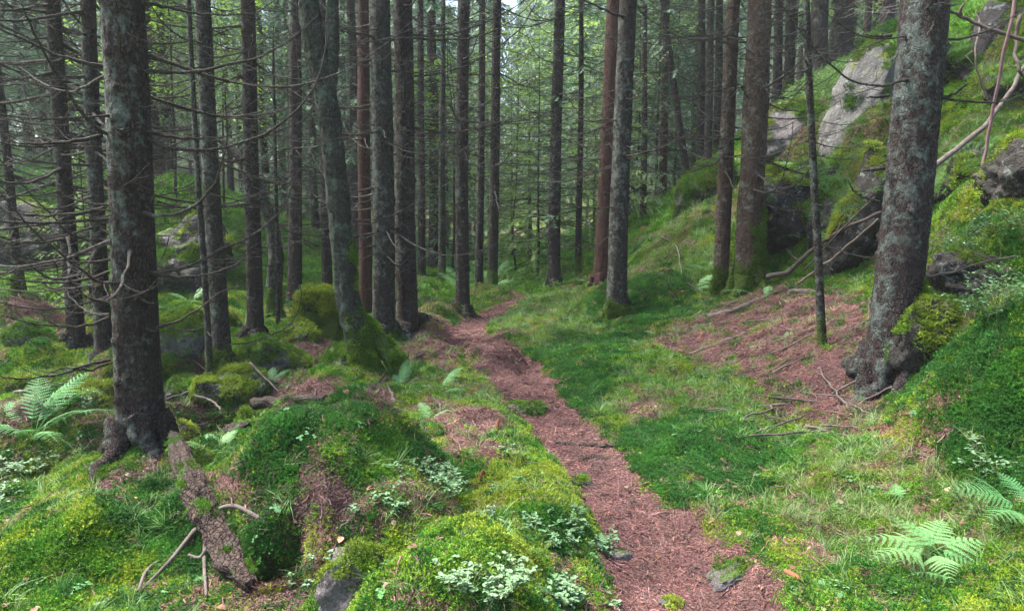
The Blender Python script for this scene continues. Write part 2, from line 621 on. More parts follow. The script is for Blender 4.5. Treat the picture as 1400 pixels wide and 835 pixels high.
def bark_mat(name, dark, mid, light, lichen=.5, lic_col=(.155, .18, .15), moss=.0, moss_h=.5, scale=1.0, side=(-1, -.3, 0), moss_col=(.075, .125, .018)):
    """spruce bark: scales, pale lichen blotches, moss towards the foot"""
    k = NT(name)
    v = k.coord((1, 1, .45))
    v1 = k.coord((1, 1, 1))
    n1 = k.noise(v, 34 * scale, 8, .7)
    n0 = k.noise(v1, 3.0, 4, .6)
    vo = k.n('ShaderNodeTexVoronoi', {'Vector': v, 'Scale': 62 * scale, 'Randomness': 1.0}, feature='DISTANCE_TO_EDGE').outputs['Distance']
    crack = k.ramp(vo, [(0, 0.0), (.16, 1.0)])
    base = k.ramp(n1, [(.25, dark), (.5, mid), (.78, light)])
    base = k.mix(k.ramp(n0, [(.35, .0), (.7, .55)]), base, dark)
    base = k.mix(k.math('MULTIPLY', k.math('SUBTRACT', 1.0, crack), .55), base, tuple(c * .35 for c in dark))
    # lichen
    ge = k.n('ShaderNodeNewGeometry')
    dp = k.n('ShaderNodeVectorMath', {0: ge.outputs['Normal'], 1: side}, operation='DOT_PRODUCT').outputs['Value']
    l1 = k.noise(v1, 8.0, 8, .72, .3)
    l2 = k.noise(v1, 26, 5, .65)
    ls = k.math('ADD', k.math('MULTIPLY', l1, .62), k.math('MULTIPLY', l2, .38))
    ls = k.math('ADD', ls, k.math('MULTIPLY', dp, .05))
    ls = k.math('ADD', ls, k.math('MULTIPLY', k.math('SUBTRACT', k.noise(v1, 1.7, 3, .6), .5), .30))
    th = .665 - .165 * lichen
    lm = k.ramp(ls, [(th - .03, 0.0), (th + .06, 1.0)])
    lm = k.math('MULTIPLY', lm, .8)
    lc = k.mix(k.noise(v1, 90, 3), tuple(c * .45 for c in lic_col), tuple(min(1, c * 1.35) for c in lic_col))
    base = k.mix(lm, base, lc)
    h = k.math('ADD', k.math('MULTIPLY', crack, .5), k.math('MULTIPLY', n1, .9))
    h = k.math('ADD', h, k.math('MULTIPLY', lm, k.math('MULTIPLY', l2, 1.2)))
    if moss > 0:
        z = k.n('ShaderNodeSeparateXYZ', {0: k.n('ShaderNodeTexCoord').outputs['Object']}).outputs[2]
        mz = k.math('SUBTRACT', 1.0, k.math('DIVIDE', z, moss_h), True)
        mm = k.math('ADD', k.math('MULTIPLY', mz, .75), k.math('MULTIPLY', k.noise(v1, 9, 8, .72), 1.5))
        mm = k.ramp(k.math('MULTIPLY', mm, .5), [(.60 - .16 * moss, 0.0), (.68 - .16 * moss, 1.0)])
        mc = k.mix(k.noise(v1, 70, 4), tuple(c * .3 for c in moss_col), tuple(c * 1.6 for c in moss_col))
        base = k.mix(mm, base, mc)
        h = k.math('ADD', h, k.math('MULTIPLY', mm, k.noise(v1, 120, 4)))
    return k.done(base, .92, k.bump(h, 1.0, .03), .2)


def leaf_mat(name, c0, c1, attr=None, rough=.55, trans=.25, spec=.35, vary=.35):
    """leaves, needles, moss sprigs: colour differs a little from plant to plant"""
    k = NT(name)
    oi = k.n('ShaderNodeObjectInfo')
    f = oi.outputs['Random']
    if attr == 'inst':
        a = k.n('ShaderNodeAttribute', attribute_name='icol', attribute_type='INSTANCER').outputs['Color']
        vc = k.n('ShaderNodeAttribute', attribute_name='col', attribute_type='GEOMETRY').outputs['Color']
        c = k.mix(1.0, a, vc, 'MULTIPLY')
    elif attr == 'vert':
        vc = k.n('ShaderNodeAttribute', attribute_name='col', attribute_type='GEOMETRY').outputs['Color']
        c = k.mix(1.0, k.mix(f, c0, c1), vc, 'MULTIPLY')
    else:
        n = k.noise(k.coord(), 9, 3)
        c = k.mix(k.math('ADD', k.math('MULTIPLY', f, .5), k.math('MULTIPLY', n, .5)), c0, c1)
    k.done(c, rough, None, spec)
    if trans > 0:
        tr = k.n('ShaderNodeBsdfTranslucent', {'Color': c})
        mx = k.n('ShaderNodeMixShader', {0: trans, 1: k.b.outputs[0], 2: tr.outputs[0]})
        k.t.links.new(mx.outputs[0], k.o.inputs[0])
    return k.m


def rock_mat(name, c0, c1, moss=.5, lichen=.3, moss_col=(.07, .12, .015), crack=1.0):
    k = NT(name)
    v = k.coord()
    n1, n2 = k.noise(v, 3.5, 9, .65), k.noise(v, 28, 6, .7)
    c = k.mix(k.ramp(n1, [(.3, 0), (.7, 1)]), c0, c1)
    c = k.mix(k.math('MULTIPLY', k.ramp(n2, [(.5, 0), (.75, 1)]), .5), c, tuple(x * .45 for x in c0))
    sv = k.coord((5, 5, .8))
    c = k.mix(k.math('MULTIPLY', k.ramp(k.noise(sv, 2.2, 6, .7), [(.48, 0), (.66, 1)]), .7), c, (.022, .021, .019))
    c = k.mix(k.math('MULTIPLY', k.ramp(k.noise(v, 90, 3, .7), [(.5, 0), (.62, 1)]), .30), c, tuple(x * 2.0 for x in c1))
    c = k.mix(k.math('MULTIPLY', k.ramp(k.noise(v, 9, 7, .7), [(.62 - .15 * lichen, 0), (.68 - .15 * lichen, 1)]), .7), c, (.24, .27, .24))
    nz = k.n('ShaderNodeSeparateXYZ', {0: k.n('ShaderNodeNewGeometry').outputs['Normal']}).outputs[2]
    mm = k.math('ADD', k.math('MULTIPLY', nz, .5), k.noise(v, 3.2, 8, .65))
    mm = k.ramp(mm, [(1.10 - .35 * moss, 0), (1.20 - .35 * moss, 1)])
    mc = k.mix(k.noise(v, 45, 5), tuple(x * .25 for x in moss_col), tuple(x * 1.7 for x in moss_col))
    c = k.mix(mm, c, mc)
    vd = k.n('ShaderNodeVectorMath', {0: v, 1: k.n('ShaderNodeTexNoise', {'Scale': 3.0, 'Detail': 4}).outputs['Color']}, operation='ADD').outputs[0]
    ck = k.ramp(k.n('ShaderNodeTexVoronoi', {'Vector': vd, 'Scale': 2.3}, feature='DISTANCE_TO_EDGE').outputs['Distance'], [(0, 0), (.035, 1)])
    ck = k.math('MAXIMUM', ck, k.ramp(k.noise(v, 1.7, 3), [(.46, 0), (.54, 1)]))
    ck = k.math('MAXIMUM', ck, 1.0 - crack)
    c = k.mix(ck, (.02, .018, .015), c)
    h = k.math('ADD', k.math('MULTIPLY', n2, .9), k.math('MULTIPLY', n1, 1.8))
    h = k.math('ADD', h, k.math('MULTIPLY', ck, .8))
    h = k.math('ADD', h, k.math('MULTIPLY', mm, k.noise(v, 70, 4)))
    return k.done(c, .85, k.bump(h, 1.0, .035), .3)


def wood_mat(name, c0, c1, moss=0.0, rough=.85):
    k = NT(name)
    v = k.coord()
    n1 = k.noise(v, 14, 7, .7)
    c = k.ramp(n1, [(.3, c0), (.7, c1)])
    if moss:
        mm = k.ramp(k.noise(v, 6, 6, .65), [(.62 - .2 * moss, 0), (.67 - .2 * moss, 1)])
        c = k.mix(mm, c, k.mix(k.noise(v, 60, 3), (.02, .045, .006), (.10, .17, .02)))
    return k.done(c, rough, k.bump(k.noise(v, 60, 6, .7), .6, .006), .25)


M = {}
BD, BM_, BL = (.015, .010, .0085), (.052, .035, .030), (.108, .078, .067)
M['bark_near'] = bark_mat('bark_brown_lichen', BD, BM_, BL, .78, moss=0)
M['bark_big'] = bark_mat('bark_brown_heavy_lichen', BD, (.058, .041, .038), (.095, .07, .064), .73, (.145, .175, .155), moss=0)
M['bark_grey'] = bark_mat('bark_grey_lichen', (.018, .014, .011), (.055, .046, .038), (.115, .10, .085), .74, moss=.3, moss_h=.5)
M['bark_red'] = bark_mat('bark_red', (.032, .016, .012), (.088, .041, .031), (.14, .075, .058), .2)
M['bark_brown'] = bark_mat('bark_brown', BD, (.056, .039, .034), BL, .60)
M['bark_dark'] = bark_mat('bark_dark', (.018, .013, .010), (.042, .031, .025), (.075, .06, .05), .35, moss=.5, moss_h=.8)
M['bark_peel'] = bark_mat('bark_peeling', (.035, .022, .016), (.10, .066, .048), (.17, .12, .09), .5, (.20, .215, .17), moss=.35, moss_h=.8)
M['bark_lich'] = bark_mat('bark_scaly_lichen', (.020, .018, .013), (.055, .055, .042), (.10, .105, .08), .85, (.12, .155, .115), moss=.3, moss_h=.9, side=(-1, 0, 0))
M['bark_far'] = bark_mat('bark_far', (.025, .019, .017), (.062, .047, .042), (.115, .092, .083), .45)
M['branch'] = bark_mat('dead_branch', (.035, .027, .023), (.095, .078, .065), (.19, .165, .14), .55, (.20, .24, .20), scale=2.0)
M['branch_far'] = wood_mat('dead_twigs', (.10, .084, .08), (.25, .22, .21))
M['needles'] = leaf_mat('spruce_needles', (.070, .142, .090), (.12, .20, .125), 'vert', .6, .3)
M['needles_fresh'] = leaf_mat('spruce_needles_fresh', (.085, .17, .045), (.15, .24, .06), 'vert', .6, .35)
M['needles_mid'] = leaf_mat('spruce_needles_light', (.062, .13, .066), (.10, .175, .085), 'vert', .6, .3)
M['leaves'] = leaf_mat('broad_leaves', (.16, .30, .035), (.26, .40, .06), 'vert', .5, .45)
M['inst'] = leaf_mat('ground_plants', (1, 1, 1), (1, 1, 1), 'inst', .6, .22, .25)
M['bilberry'] = leaf_mat('bilberry_leaves', (.085, .18, .075), (.17, .28, .14), 'vert', .55, .25, .3)
M['bilberry_dk'] = leaf_mat('bilberry_leaves_deep', (.045, .12, .04), (.09, .20, .07), 'vert', .4, .25, .5)
M['fern'] = leaf_mat('fern_fronds', (.11, .30, .10), (.17, .38, .14), 'vert', .5, .35, .35)
M['fern_pale'] = leaf_mat('fern_fronds_pale', (.14, .33, .11), (.21, .40, .15), 'vert', .5, .35, .35)
M['stem'] = wood_mat('plant_stems', (.07, .06, .03), (.13, .12, .06))
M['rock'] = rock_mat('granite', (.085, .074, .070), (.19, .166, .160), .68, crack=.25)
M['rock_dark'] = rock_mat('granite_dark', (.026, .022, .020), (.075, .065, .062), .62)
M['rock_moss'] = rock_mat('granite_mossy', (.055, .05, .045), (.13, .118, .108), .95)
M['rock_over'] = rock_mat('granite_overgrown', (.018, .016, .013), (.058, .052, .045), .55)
M['rock_pale'] = rock_mat('granite_pale', (.06, .058, .052), (.175, .168, .155), .88, .3, (.13, .15, .015), .15)
M['stick'] = wood_mat('weathered_sticks', (.04, .031, .027), (.15, .12, .104))
M['stick_dark'] = wood_mat('damp_sticks', (.035, .026, .023), (.10, .075, .066))
M['log'] = bark_mat('rotten_log', (.028, .018, .014), (.085, .058, .046), (.17, .125, .10), .5, (.16, .16, .13), scale=.7)
M['log_mossy'] = wood_mat('mossy_log', (.04, .03, .023), (.11, .085, .062), .55)
M['root'] = bark_mat('weathered_root', (.03, .021, .016), (.085, .062, .05), (.16, .125, .105), .5, (.16, .16, .13), scale=1.3)
M['log_red'] = wood_mat('bare_red_log', (.10, .055, .06), (.20, .12, .125))
M['wood_raw'] = wood_mat('split_wood', (.12, .075, .05), (.30, .20, .14))
M['cone'] = wood_mat('spruce_cone', (.14, .055, .03), (.27, .12, .06))

# ground
k = NT('forest_floor')
a = k.n('ShaderNodeAttribute', attribute_name='cov', attribute_type='GEOMETRY')
b_ = k.n('ShaderNodeAttribute', attribute_name='cov2', attribute_type='GEOMETRY')
sa = k.n('ShaderNodeSeparateColor', {0: a.outputs['Color']})
sb = k.n('ShaderNodeSeparateColor', {0: b_.outputs['Color']})
v = k.coord()
fine = k.noise(v, 55, 6, .75)
mid = k.noise(v, 7, 6, .65)
lit = k.ramp(fine, [(.28, (.04, .02, .017)), (.5, (.15, .077, .064)), (.72, (.27, .16, .137))])
lit = k.mix(k.ramp(mid, [(.4, 0), (.7, .6)]), lit, (.10, .055, .045))
lit = k.mix(k.ramp(k.noise(v, 2.6, 6, .7), [(.5, 0), (.62, .75)]), lit, (.055, .034, .029))
dk = k.ramp(fine, [(.3, (.008, .022, .004)), (.7, (.035, .10, .014))])
ye = k.ramp(fine, [(.3, (.03, .05, .004)), (.7, (.19, .25, .02))])
gr = k.ramp(fine, [(.3, (.035, .06, .012)), (.7, (.15, .19, .06))])
vi = k.ramp(fine, [(.3, (.015, .04, .004)), (.7, (.075, .17, .014))])
c = k.mix(sa.outputs[0], vi, lit)
c = k.mix(sa.outputs[1], c, dk)
c = k.mix(sa.outputs[2], c, ye)
c = k.mix(sb.outputs[0], c, gr)
M['ground'] = k.done(c, .95, k.bump(k.math('ADD', fine, k.math('MULTIPLY', mid, .6)), .9, .02), .15)

# ------------------------------------------------------------------ the ground: one sheet
N = 660
s = np.linspace(-1, 1, N)
kx = 5.4
gx = 112 * np.sinh(kx * s) / math.sinh(kx)
gy = 4.6 + 112 * np.sinh(kx * s) / math.sinh(kx)
X, Y = np.meshgrid(gx, gy)
Z = ground(X, Y)
i = np.arange(N - 1)[:, None] * N + np.arange(N - 1)[None, :]
Qg = np.stack([i, i + 1, i + N + 1, i + N], -1).reshape(-1, 4)
gm = mk_mesh('forest_floor', np.stack([X, Y, Z], -1).reshape(-1, 3), None, Qg)
W = cover(X.ravel(), Y.ravel())
for nm, ch in (('cov', (0, 1, 2)), ('cov2', (3, 4, 4))):
    at_ = gm.attributes.new(nm, 'FLOAT_COLOR', 'POINT')
    cc = np.ones((N * N, 4), np.float32)
    # sequential mixing needs each weight relative to what is already below it
    tot = W[4] + W[0]
    seq = {0: W[0] / tot, 1: W[1] / (tot + W[1]), 2: W[2] / (tot + W[1] + W[2]), 3: W[3], 4: W[4]}
    for q, c_ in enumerate(ch):
        cc[:, q] = seq[c_]
    at_.data.foreach_set('color', cc.ravel())
tag(obj('forest_floor', gm, M['ground']), 'uneven forest floor of moss, grass and needle litter', None, None, 'structure')


# ------------------------------------------------------------------ boulders
def boulder_mesh(name, sx, sy, sz, seed, facets=7, rough=.08, sub=5):
    bm = bmesh.new()
    bmesh.ops.create_icosphere(bm, subdivisions=sub, radius=1)
    V = np.array([v_.co for v_ in bm.verts])
    T = np.array([[v_.index for v_ in f.verts] for f in bm.faces])
    bm.free()
    g = np.random.default_rng(seed)
    for _ in range(facets):
        n = g.normal(size=3)
        n /= np.linalg.norm(n)
        h = g.uniform(.55, .85)
        e = np.maximum(V @ n - h, 0)
        V = V - e[:, None] * n * .92
    nn = V / np.linalg.norm(V, axis=1)[:, None]
    o = seed * 3.17
    V = V - nn * (rough * 1.1 * np.abs(fbm(V[:, 0] * 2.1 + o, V[:, 1] * 2.1, V[:, 2] * 2.1 + 4, 4)))[:, None]
    V = V + nn * (rough * 1.6 * fbm(V[:, 0] * 1.3 + o, V[:, 1] * 1.3, V[:, 2] * 1.3, 4) + rough * .5 * fbm(V[:, 0] * 7, V[:, 1] * 7 + o, V[:, 2] * 7, 3))[:, None]
    V = V * np.array([sx, sy, sz])
    return mk_mesh(name, V, T)


ROCKS = []      # for moss to grow on


def boulder(label, u, d, w, h, mat, seed, rot=(0, 0, 0), sink=.35, depth=None, z=None, v=None, facets=9, cat='boulder', name='boulder', group=None, rough=.12):
    """w, h in pixels of the photograph at depth d"""
    if d is None:
        d = at(u, v)[1]
    sx, sz = w / 2 / FPX * d, h / 2 / FPX * d
    x = (u - 700) / FPX * d
    me = boulder_mesh(name, sx * 1.12, depth if depth else sx, sz * 1.12, seed, facets, rough, 5 if sx > .12 else 4)
    zz = P(u, v, d)[2] if v is not None else on_ground(x, d) + sz * (1 - 2 * sink) if z is None else z
    o = obj(name, me, M[mat], None, (x, d, zz))
    o.rotation_euler = rot
    tag(o, label, cat, group)
    ROCKS.append((o, me))
    return o


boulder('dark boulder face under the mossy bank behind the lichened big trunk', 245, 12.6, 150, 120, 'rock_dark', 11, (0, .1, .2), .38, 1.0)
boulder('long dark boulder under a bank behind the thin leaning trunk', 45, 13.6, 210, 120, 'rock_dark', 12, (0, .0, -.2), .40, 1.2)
boulder('rounded grey boulder with a rim of moss beside the grey trunk', 368, 7.0, 84, 66, 'rock_moss', 13, (0, 0, .2), .2, .33, None, facets=4)
boulder('flat pinkish grey rock lying just behind the big trunk', 130, 6.3, 74, 44, 'rock', 14, (.1, .1, 0), .3, .3)
boulder('pale grey rock propped up against the fern hummock', 62, 4.75, 46, 60, 'rock_pale', 15, (.2, .5, .3), .25, .14)
boulder('flat wet grey rock between the hummock and bright moss', 92, 4.55, 62, 34, 'rock', 16, (0, .1, .4), .3, .2)
boulder('low grey rock under the fern hummock beside bright moss', 40, 4.5, 80, 34, 'rock_moss', 17, (0, 0, .1), .3, .2)
boulder('lichen flecked grey rock at the foot of the yellow moss cushion', 474, 2.62, 100, 128, 'rock', 18, (.25, .45, .3), .30, .17, None, facets=8)
boulder('huge pale slanting slab streaked with yellow moss on the slope', 1166, 10.9, 76, 190, 'rock_pale', 19, (-.15, .52, .2), .15, .55, v=140, facets=6, rough=.07)
boulder('broad smooth purple grey boulder under the grassy crest', 1086, 11.9, 140, 95, 'rock', 20, (.1, -.15, .1), .2, .8, v=192, facets=5, rough=.06)
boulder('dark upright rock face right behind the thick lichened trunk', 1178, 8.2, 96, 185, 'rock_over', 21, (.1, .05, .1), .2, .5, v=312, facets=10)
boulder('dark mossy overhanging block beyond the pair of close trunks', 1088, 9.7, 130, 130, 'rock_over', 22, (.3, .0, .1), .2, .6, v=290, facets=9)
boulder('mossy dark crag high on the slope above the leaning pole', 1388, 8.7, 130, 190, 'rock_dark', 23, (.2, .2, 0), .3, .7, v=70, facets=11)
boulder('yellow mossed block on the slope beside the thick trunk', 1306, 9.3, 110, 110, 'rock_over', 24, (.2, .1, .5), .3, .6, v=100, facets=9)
boulder('mossy round boulder on the ridge left of the peeling trunk', 962, 13.5, 66, 90, 'rock_moss', 25, (0, .5, 0), .3, .5, None, facets=5)
boulder('flat grey stone set across the needle path at its narrow bend', 722, 5.72, 66, 22, 'rock', 26, (0, 0, .1), .35, .13, None, facets=5, cat='stone', name='stone')
boulder('pale flat stone on the path below the crossing roots', 797, 4.15, 46, 18, 'rock_pale', 27, (0, 0, .3), .3, .06, None, facets=5, cat='stone', name='stone')
boulder('grey blue stone sunk in the edge of the path', 1010, 2.98, 84, 34, 'rock', 28, (0, -.2, .5), .35, .08, None, facets=6, cat='stone', name='stone')
boulder('small bluish stone in the middle of the path', 930, 2.78, 30, 20, 'rock', 29, (0, 0, .4), .4, .045, None, facets=6, cat='stone', name='stone')
boulder('little grey stone at the path edge under bilberry leaves', 856, 3.2, 30, 24, 'rock', 30, (0, 0, .2), .35, .05, None, facets=6, cat='stone', name='stone')
boulder('purple grey stone bared between the two yellow moss cushions', 648, 3.05, 62, 26, 'rock', 31, (0, .1, .2), .3, .08, None, facets=6, cat='stone', name='stone')
boulder('dark wet stone in the stream bed behind the big trunk', 232, 5.7, 44, 36, 'rock_dark', 32, (0, 0, .2), .3, .13, None, facets=6, cat='stone', name='stone')
boulder('dark rounded stone in the stream bed beside the mossy root', 262, 5.5, 50, 28, 'rock_dark', 33, (0, 0, .9), .3, .12, None, facets=6, cat='stone', name='stone')
boulder('yellow mossed stone standing by the stream behind the big trunk', 238, 7.4, 60, 60, 'rock_moss', 34, (0, 0, .2), .3, .2, None, facets=5)

boulder('moss covered swelling of root and stone right of the thick trunk foot', 1275, 4.78, 130, 120, 'rock_over', 35, (0, .15, .3), .30, .24, v=468, facets=4, rough=.08)
boulder('mossy crag block just above the grassy bank right of the thick trunk', 1345, 8.6, 80, 60, 'rock_over', 40, (0, .3, .3), .3, .4, v=155, facets=9)
boulder('broken dark rock under the grassy lip beside the sapling', 1140, 8.9, 80, 110, 'rock_over', 41, (.2, .1, .8), .25, .4, v=300, facets=11)
boulder('mossy block on the slope below the leaning pole', 1345, 7.0, 110, 90, 'rock_over', 42, (.1, .1, .5), .35, .45, None, facets=8)
boulder('mossy rock ledge under the yellow moss at the right edge', 1395, 5.6, 120, 110, 'rock_over', 43, (.1, -.1, .5), .35, .4, None, facets=8)
boulder('dark broken rock above the leaning pole, left one of two', 1312, None, 80, 110, 'rock_dark', 44, (.2, .2, .3), .3, .5, v=85, facets=11)
boulder('dark broken rock above the leaning pole, right one of two', 1368, None, 100, 90, 'rock_over', 45, (.1, .3, .9), .3, .5, v=118, facets=11)
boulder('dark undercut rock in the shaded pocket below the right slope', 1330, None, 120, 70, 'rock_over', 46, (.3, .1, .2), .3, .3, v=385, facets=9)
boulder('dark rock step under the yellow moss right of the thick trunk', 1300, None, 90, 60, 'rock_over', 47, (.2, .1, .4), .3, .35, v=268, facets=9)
for i_, (u_, d_, w_, h_, lab_) in enumerate([(172, 6.9, 60, 40, 'mossy stone half hidden by the biggest trunk, right side'), (250, 6.6, 70, 54, 'lumpy mossy stone at the left foot of the slim grey trunk'),
                                             (278, 6.2, 50, 36, 'little mossy stone below the slim grey trunk'), (322, 6.3, 70, 50, 'low mossy stone right of the slim grey trunk'),
                                             (60, 6.9, 60, 36, 'flat mossy stone behind the large bluish fern'), (10, 6.4, 70, 50, 'mossy stone at the left edge behind the fern'),
                                             (150, 8.8, 60, 40, 'mossy stone under the second trunk from the left pair'), (270, 9.6, 90, 50, 'mossy hump of stone behind the purple fallen log'),
                                             (405, 8.2, 60, 50, 'mossy stone in shade left of the stump'), (465, 7.6, 60, 44, 'mossy stone at the foot of the stump on the right')]):
    boulder(lab_, u_, d_, w_, h_, 'rock_moss', 50 + i_, (0, 0, i_ * .9), .35, None, None, facets=4, group='mossy stones on the left')
boulder('round moss cushion stone at the far left', 30, 7.9, 64, 44, 'rock_moss', 36, (0, 0, .3), .35, .25, None, facets=3)
boulder('mossy stone on the left bank behind the rosy flat rock', 215, 8.4, 80, 50, 'rock_moss', 37, (0, 0, 1.3), .35, .3, None, facets=4)
boulder('mossy stone between the stream and the biggest trunk', 115, 6.0, 90, 60, 'rock_moss', 38, (0, 0, 2.3), .35, .25, None, facets=4)
boulder('small mossy stone beside the fern at the log', 332, 5.55, 44, 30, 'rock_moss', 39, (0, 0, .6), .35, .1, None, facets=4)

# ------------------------------------------------------------------ trees
def trunk_mesh(name, H, rad, lean, flare=.5, sides=28, dz=.06, seed=0, knots=0, bend=.03, zmax_fine=6.0, lobes=5, rough=.03, curve=None):
    """rad(z) radius; lean = (dx, dy) per metre of height; root flare at the foot; curve = extra offset function of z"""
    g = np.random.default_rng(seed)
    z = np.concatenate([np.arange(-.35, zmax_fine, dz), np.arange(zmax_fine, H, .5), [H]])
    n = len(z)
    a = np.linspace(0, 2 * np.pi, sides, endpoint=False)
    cx = lean[0] * z + bend * noise3(z * .35 + seed, 0.3, 7.7) * np.minimum(1, np.abs(z))
    cy = lean[1] * z + bend * noise3(z * .35 + seed, 5.3, 1.7) * np.minimum(1, np.abs(z))
    if curve is not None:
        ox, oy = curve(z)
        cx, cy = cx + ox, cy + oy
    r = np.array([rad(max(q, 0)) for q in z])[:, None] * np.ones((1, sides))
    ph = g.uniform(0, 6.28)
    lob = .55 + .45 * np.cos(lobes * a + ph + .6 * np.sin(a + ph))[None, :]
    zz = np.maximum(z + .08, -.1)[:, None]
    r = r * (1 + flare * np.exp(-np.maximum(zz, 0) / .28) * lob + flare * .35 * np.exp(-np.maximum(zz, 0) / .12))
    R0 = rad(1.0)
    ca, sa_ = np.cos(a)[None, :], np.sin(a)[None, :]
    Zg = z[:, None] * np.ones((1, sides))
    r = r * (1 + rough * 1.3 * fbm(ca * 1.2 + seed, sa_ * 1.2, Zg * 1.1, 3) + rough * fbm(ca * 5, sa_ * 5 + seed, Zg * 9, 3) * .6)
    r = r * (1 + rough * .9 * np.abs(noise3(ca * 11 + seed, sa_ * 11, Zg * 15)) - rough * .5 * (noise3(ca * 5 - seed, sa_ * 5, Zg * 5) > .35))
    for _ in range(knots):
        kz, ka = g.uniform(.3, min(zmax_fine, H)), g.uniform(0, 6.28)
        da = (a[None, :] - ka + np.pi) % (2 * np.pi) - np.pi
        r = r + R0 * .14 * np.exp(-((da * R0) ** 2 + (Zg - kz) ** 2) / (2 * .018 ** 2))
    V = np.stack([cx[:, None] + r * ca, cy[:, None] + r * sa_, Zg], -1).reshape(-1, 3)
    i = np.arange(n - 1)[:, None] * sides
    k_ = np.arange(sides)[None, :]
    k2 = (k_ + 1) % sides
    Q = np.stack([i + k_, i + k2, i + sides + k2, i + sides + k_], -1).reshape(-1, 4)
    V = np.vstack([V, [[cx[-1], cy[-1], H]]])
    kk = np.arange(sides)
    T = np.stack([np.full(sides, n * sides), (n - 1) * sides + kk, (n - 1) * sides + (kk + 1) % sides], -1)
    me = mk_mesh(name, V, T, Q)
    return me, (lambda q: (np.interp(q, z, cx), np.interp(q, z, cy)))


def twig_curve(g, L, droop, up, wig=.05, n=14):
    t = np.linspace(0, 1, n)
    x = t * L
    zc = -droop * L * np.sin(t * np.pi * .9) + up * L * t ** 2.4
    y = wig * L * np.cumsum(g.normal(size=n)) / n * 1.2
    zc = zc + wig * .5 * L * np.cumsum(g.normal(size=n)) / n
    y[0] = zc[0] = 0
    return np.stack([x, y, zc], -1)


def dead_branch_mesh(seed, L=1.5, r0=.0095, sides=6, twigs=5, droop=None, up=None):
    g = np.random.default_rng(seed)
    p = twig_curve(g, L, g.uniform(.02, .14) if droop is None else droop, g.uniform(.0, .40) if up is None else up, .065)
    p[0, 0] = -.06
    q = catmull(p, 30)
    t = np.linspace(0, 1, 30)
    r = r0 * (1 - .85 * t) * (1 + .25 * noise3(t * 14, seed, .5)) + .0012
    r[:2] *= 1.5
    mb = MB().add(*tube(q, r, sides))
    for k in range(twigs):
        i = int(g.uniform(6, 26))
        l = g.uniform(.15, .5) * L * (1 - i / 40)
        w = twig_curve(g, l, g.uniform(-.1, .2), g.uniform(-.3, .4), .12, 7)
        yaw = g.choice([-1, 1]) * g.uniform(.5, 1.1)
        c, s_ = math.cos(yaw), math.sin(yaw)
        w = np.stack([w[:, 0] * c - w[:, 1] * s_, w[:, 0] * s_ + w[:, 1] * c, w[:, 2] + g.normal() * .1 * w[:, 0]], -1) + q[i]
        mb.add(*tube(catmull(w, 10), np.linspace(r[i] * .55, .0008, 10), 4))
        if g.random() < .5:
            j = 3
            w2 = w[j] + (w[j:] - w[j]) @ np.array([[math.cos(.7), math.sin(.7), 0], [-math.sin(.7), math.cos(.7), 0], [0, 0, 1]]) * .6
            mb.add(*tube(w2, np.linspace(r[i] * .35, .0008, len(w2)), 3))
    return mb.mesh('dead_branch')


BR = [dead_branch_mesh(100 + q, twigs=5 + q % 6) for q in range(16)]
STUB = [dead_branch_mesh(200 + q, L=.22, r0=.009, twigs=0, droop=.05, up=.1) for q in range(4)]
for me_ in BR + STUB:
    me_.materials.append(M['branch'])


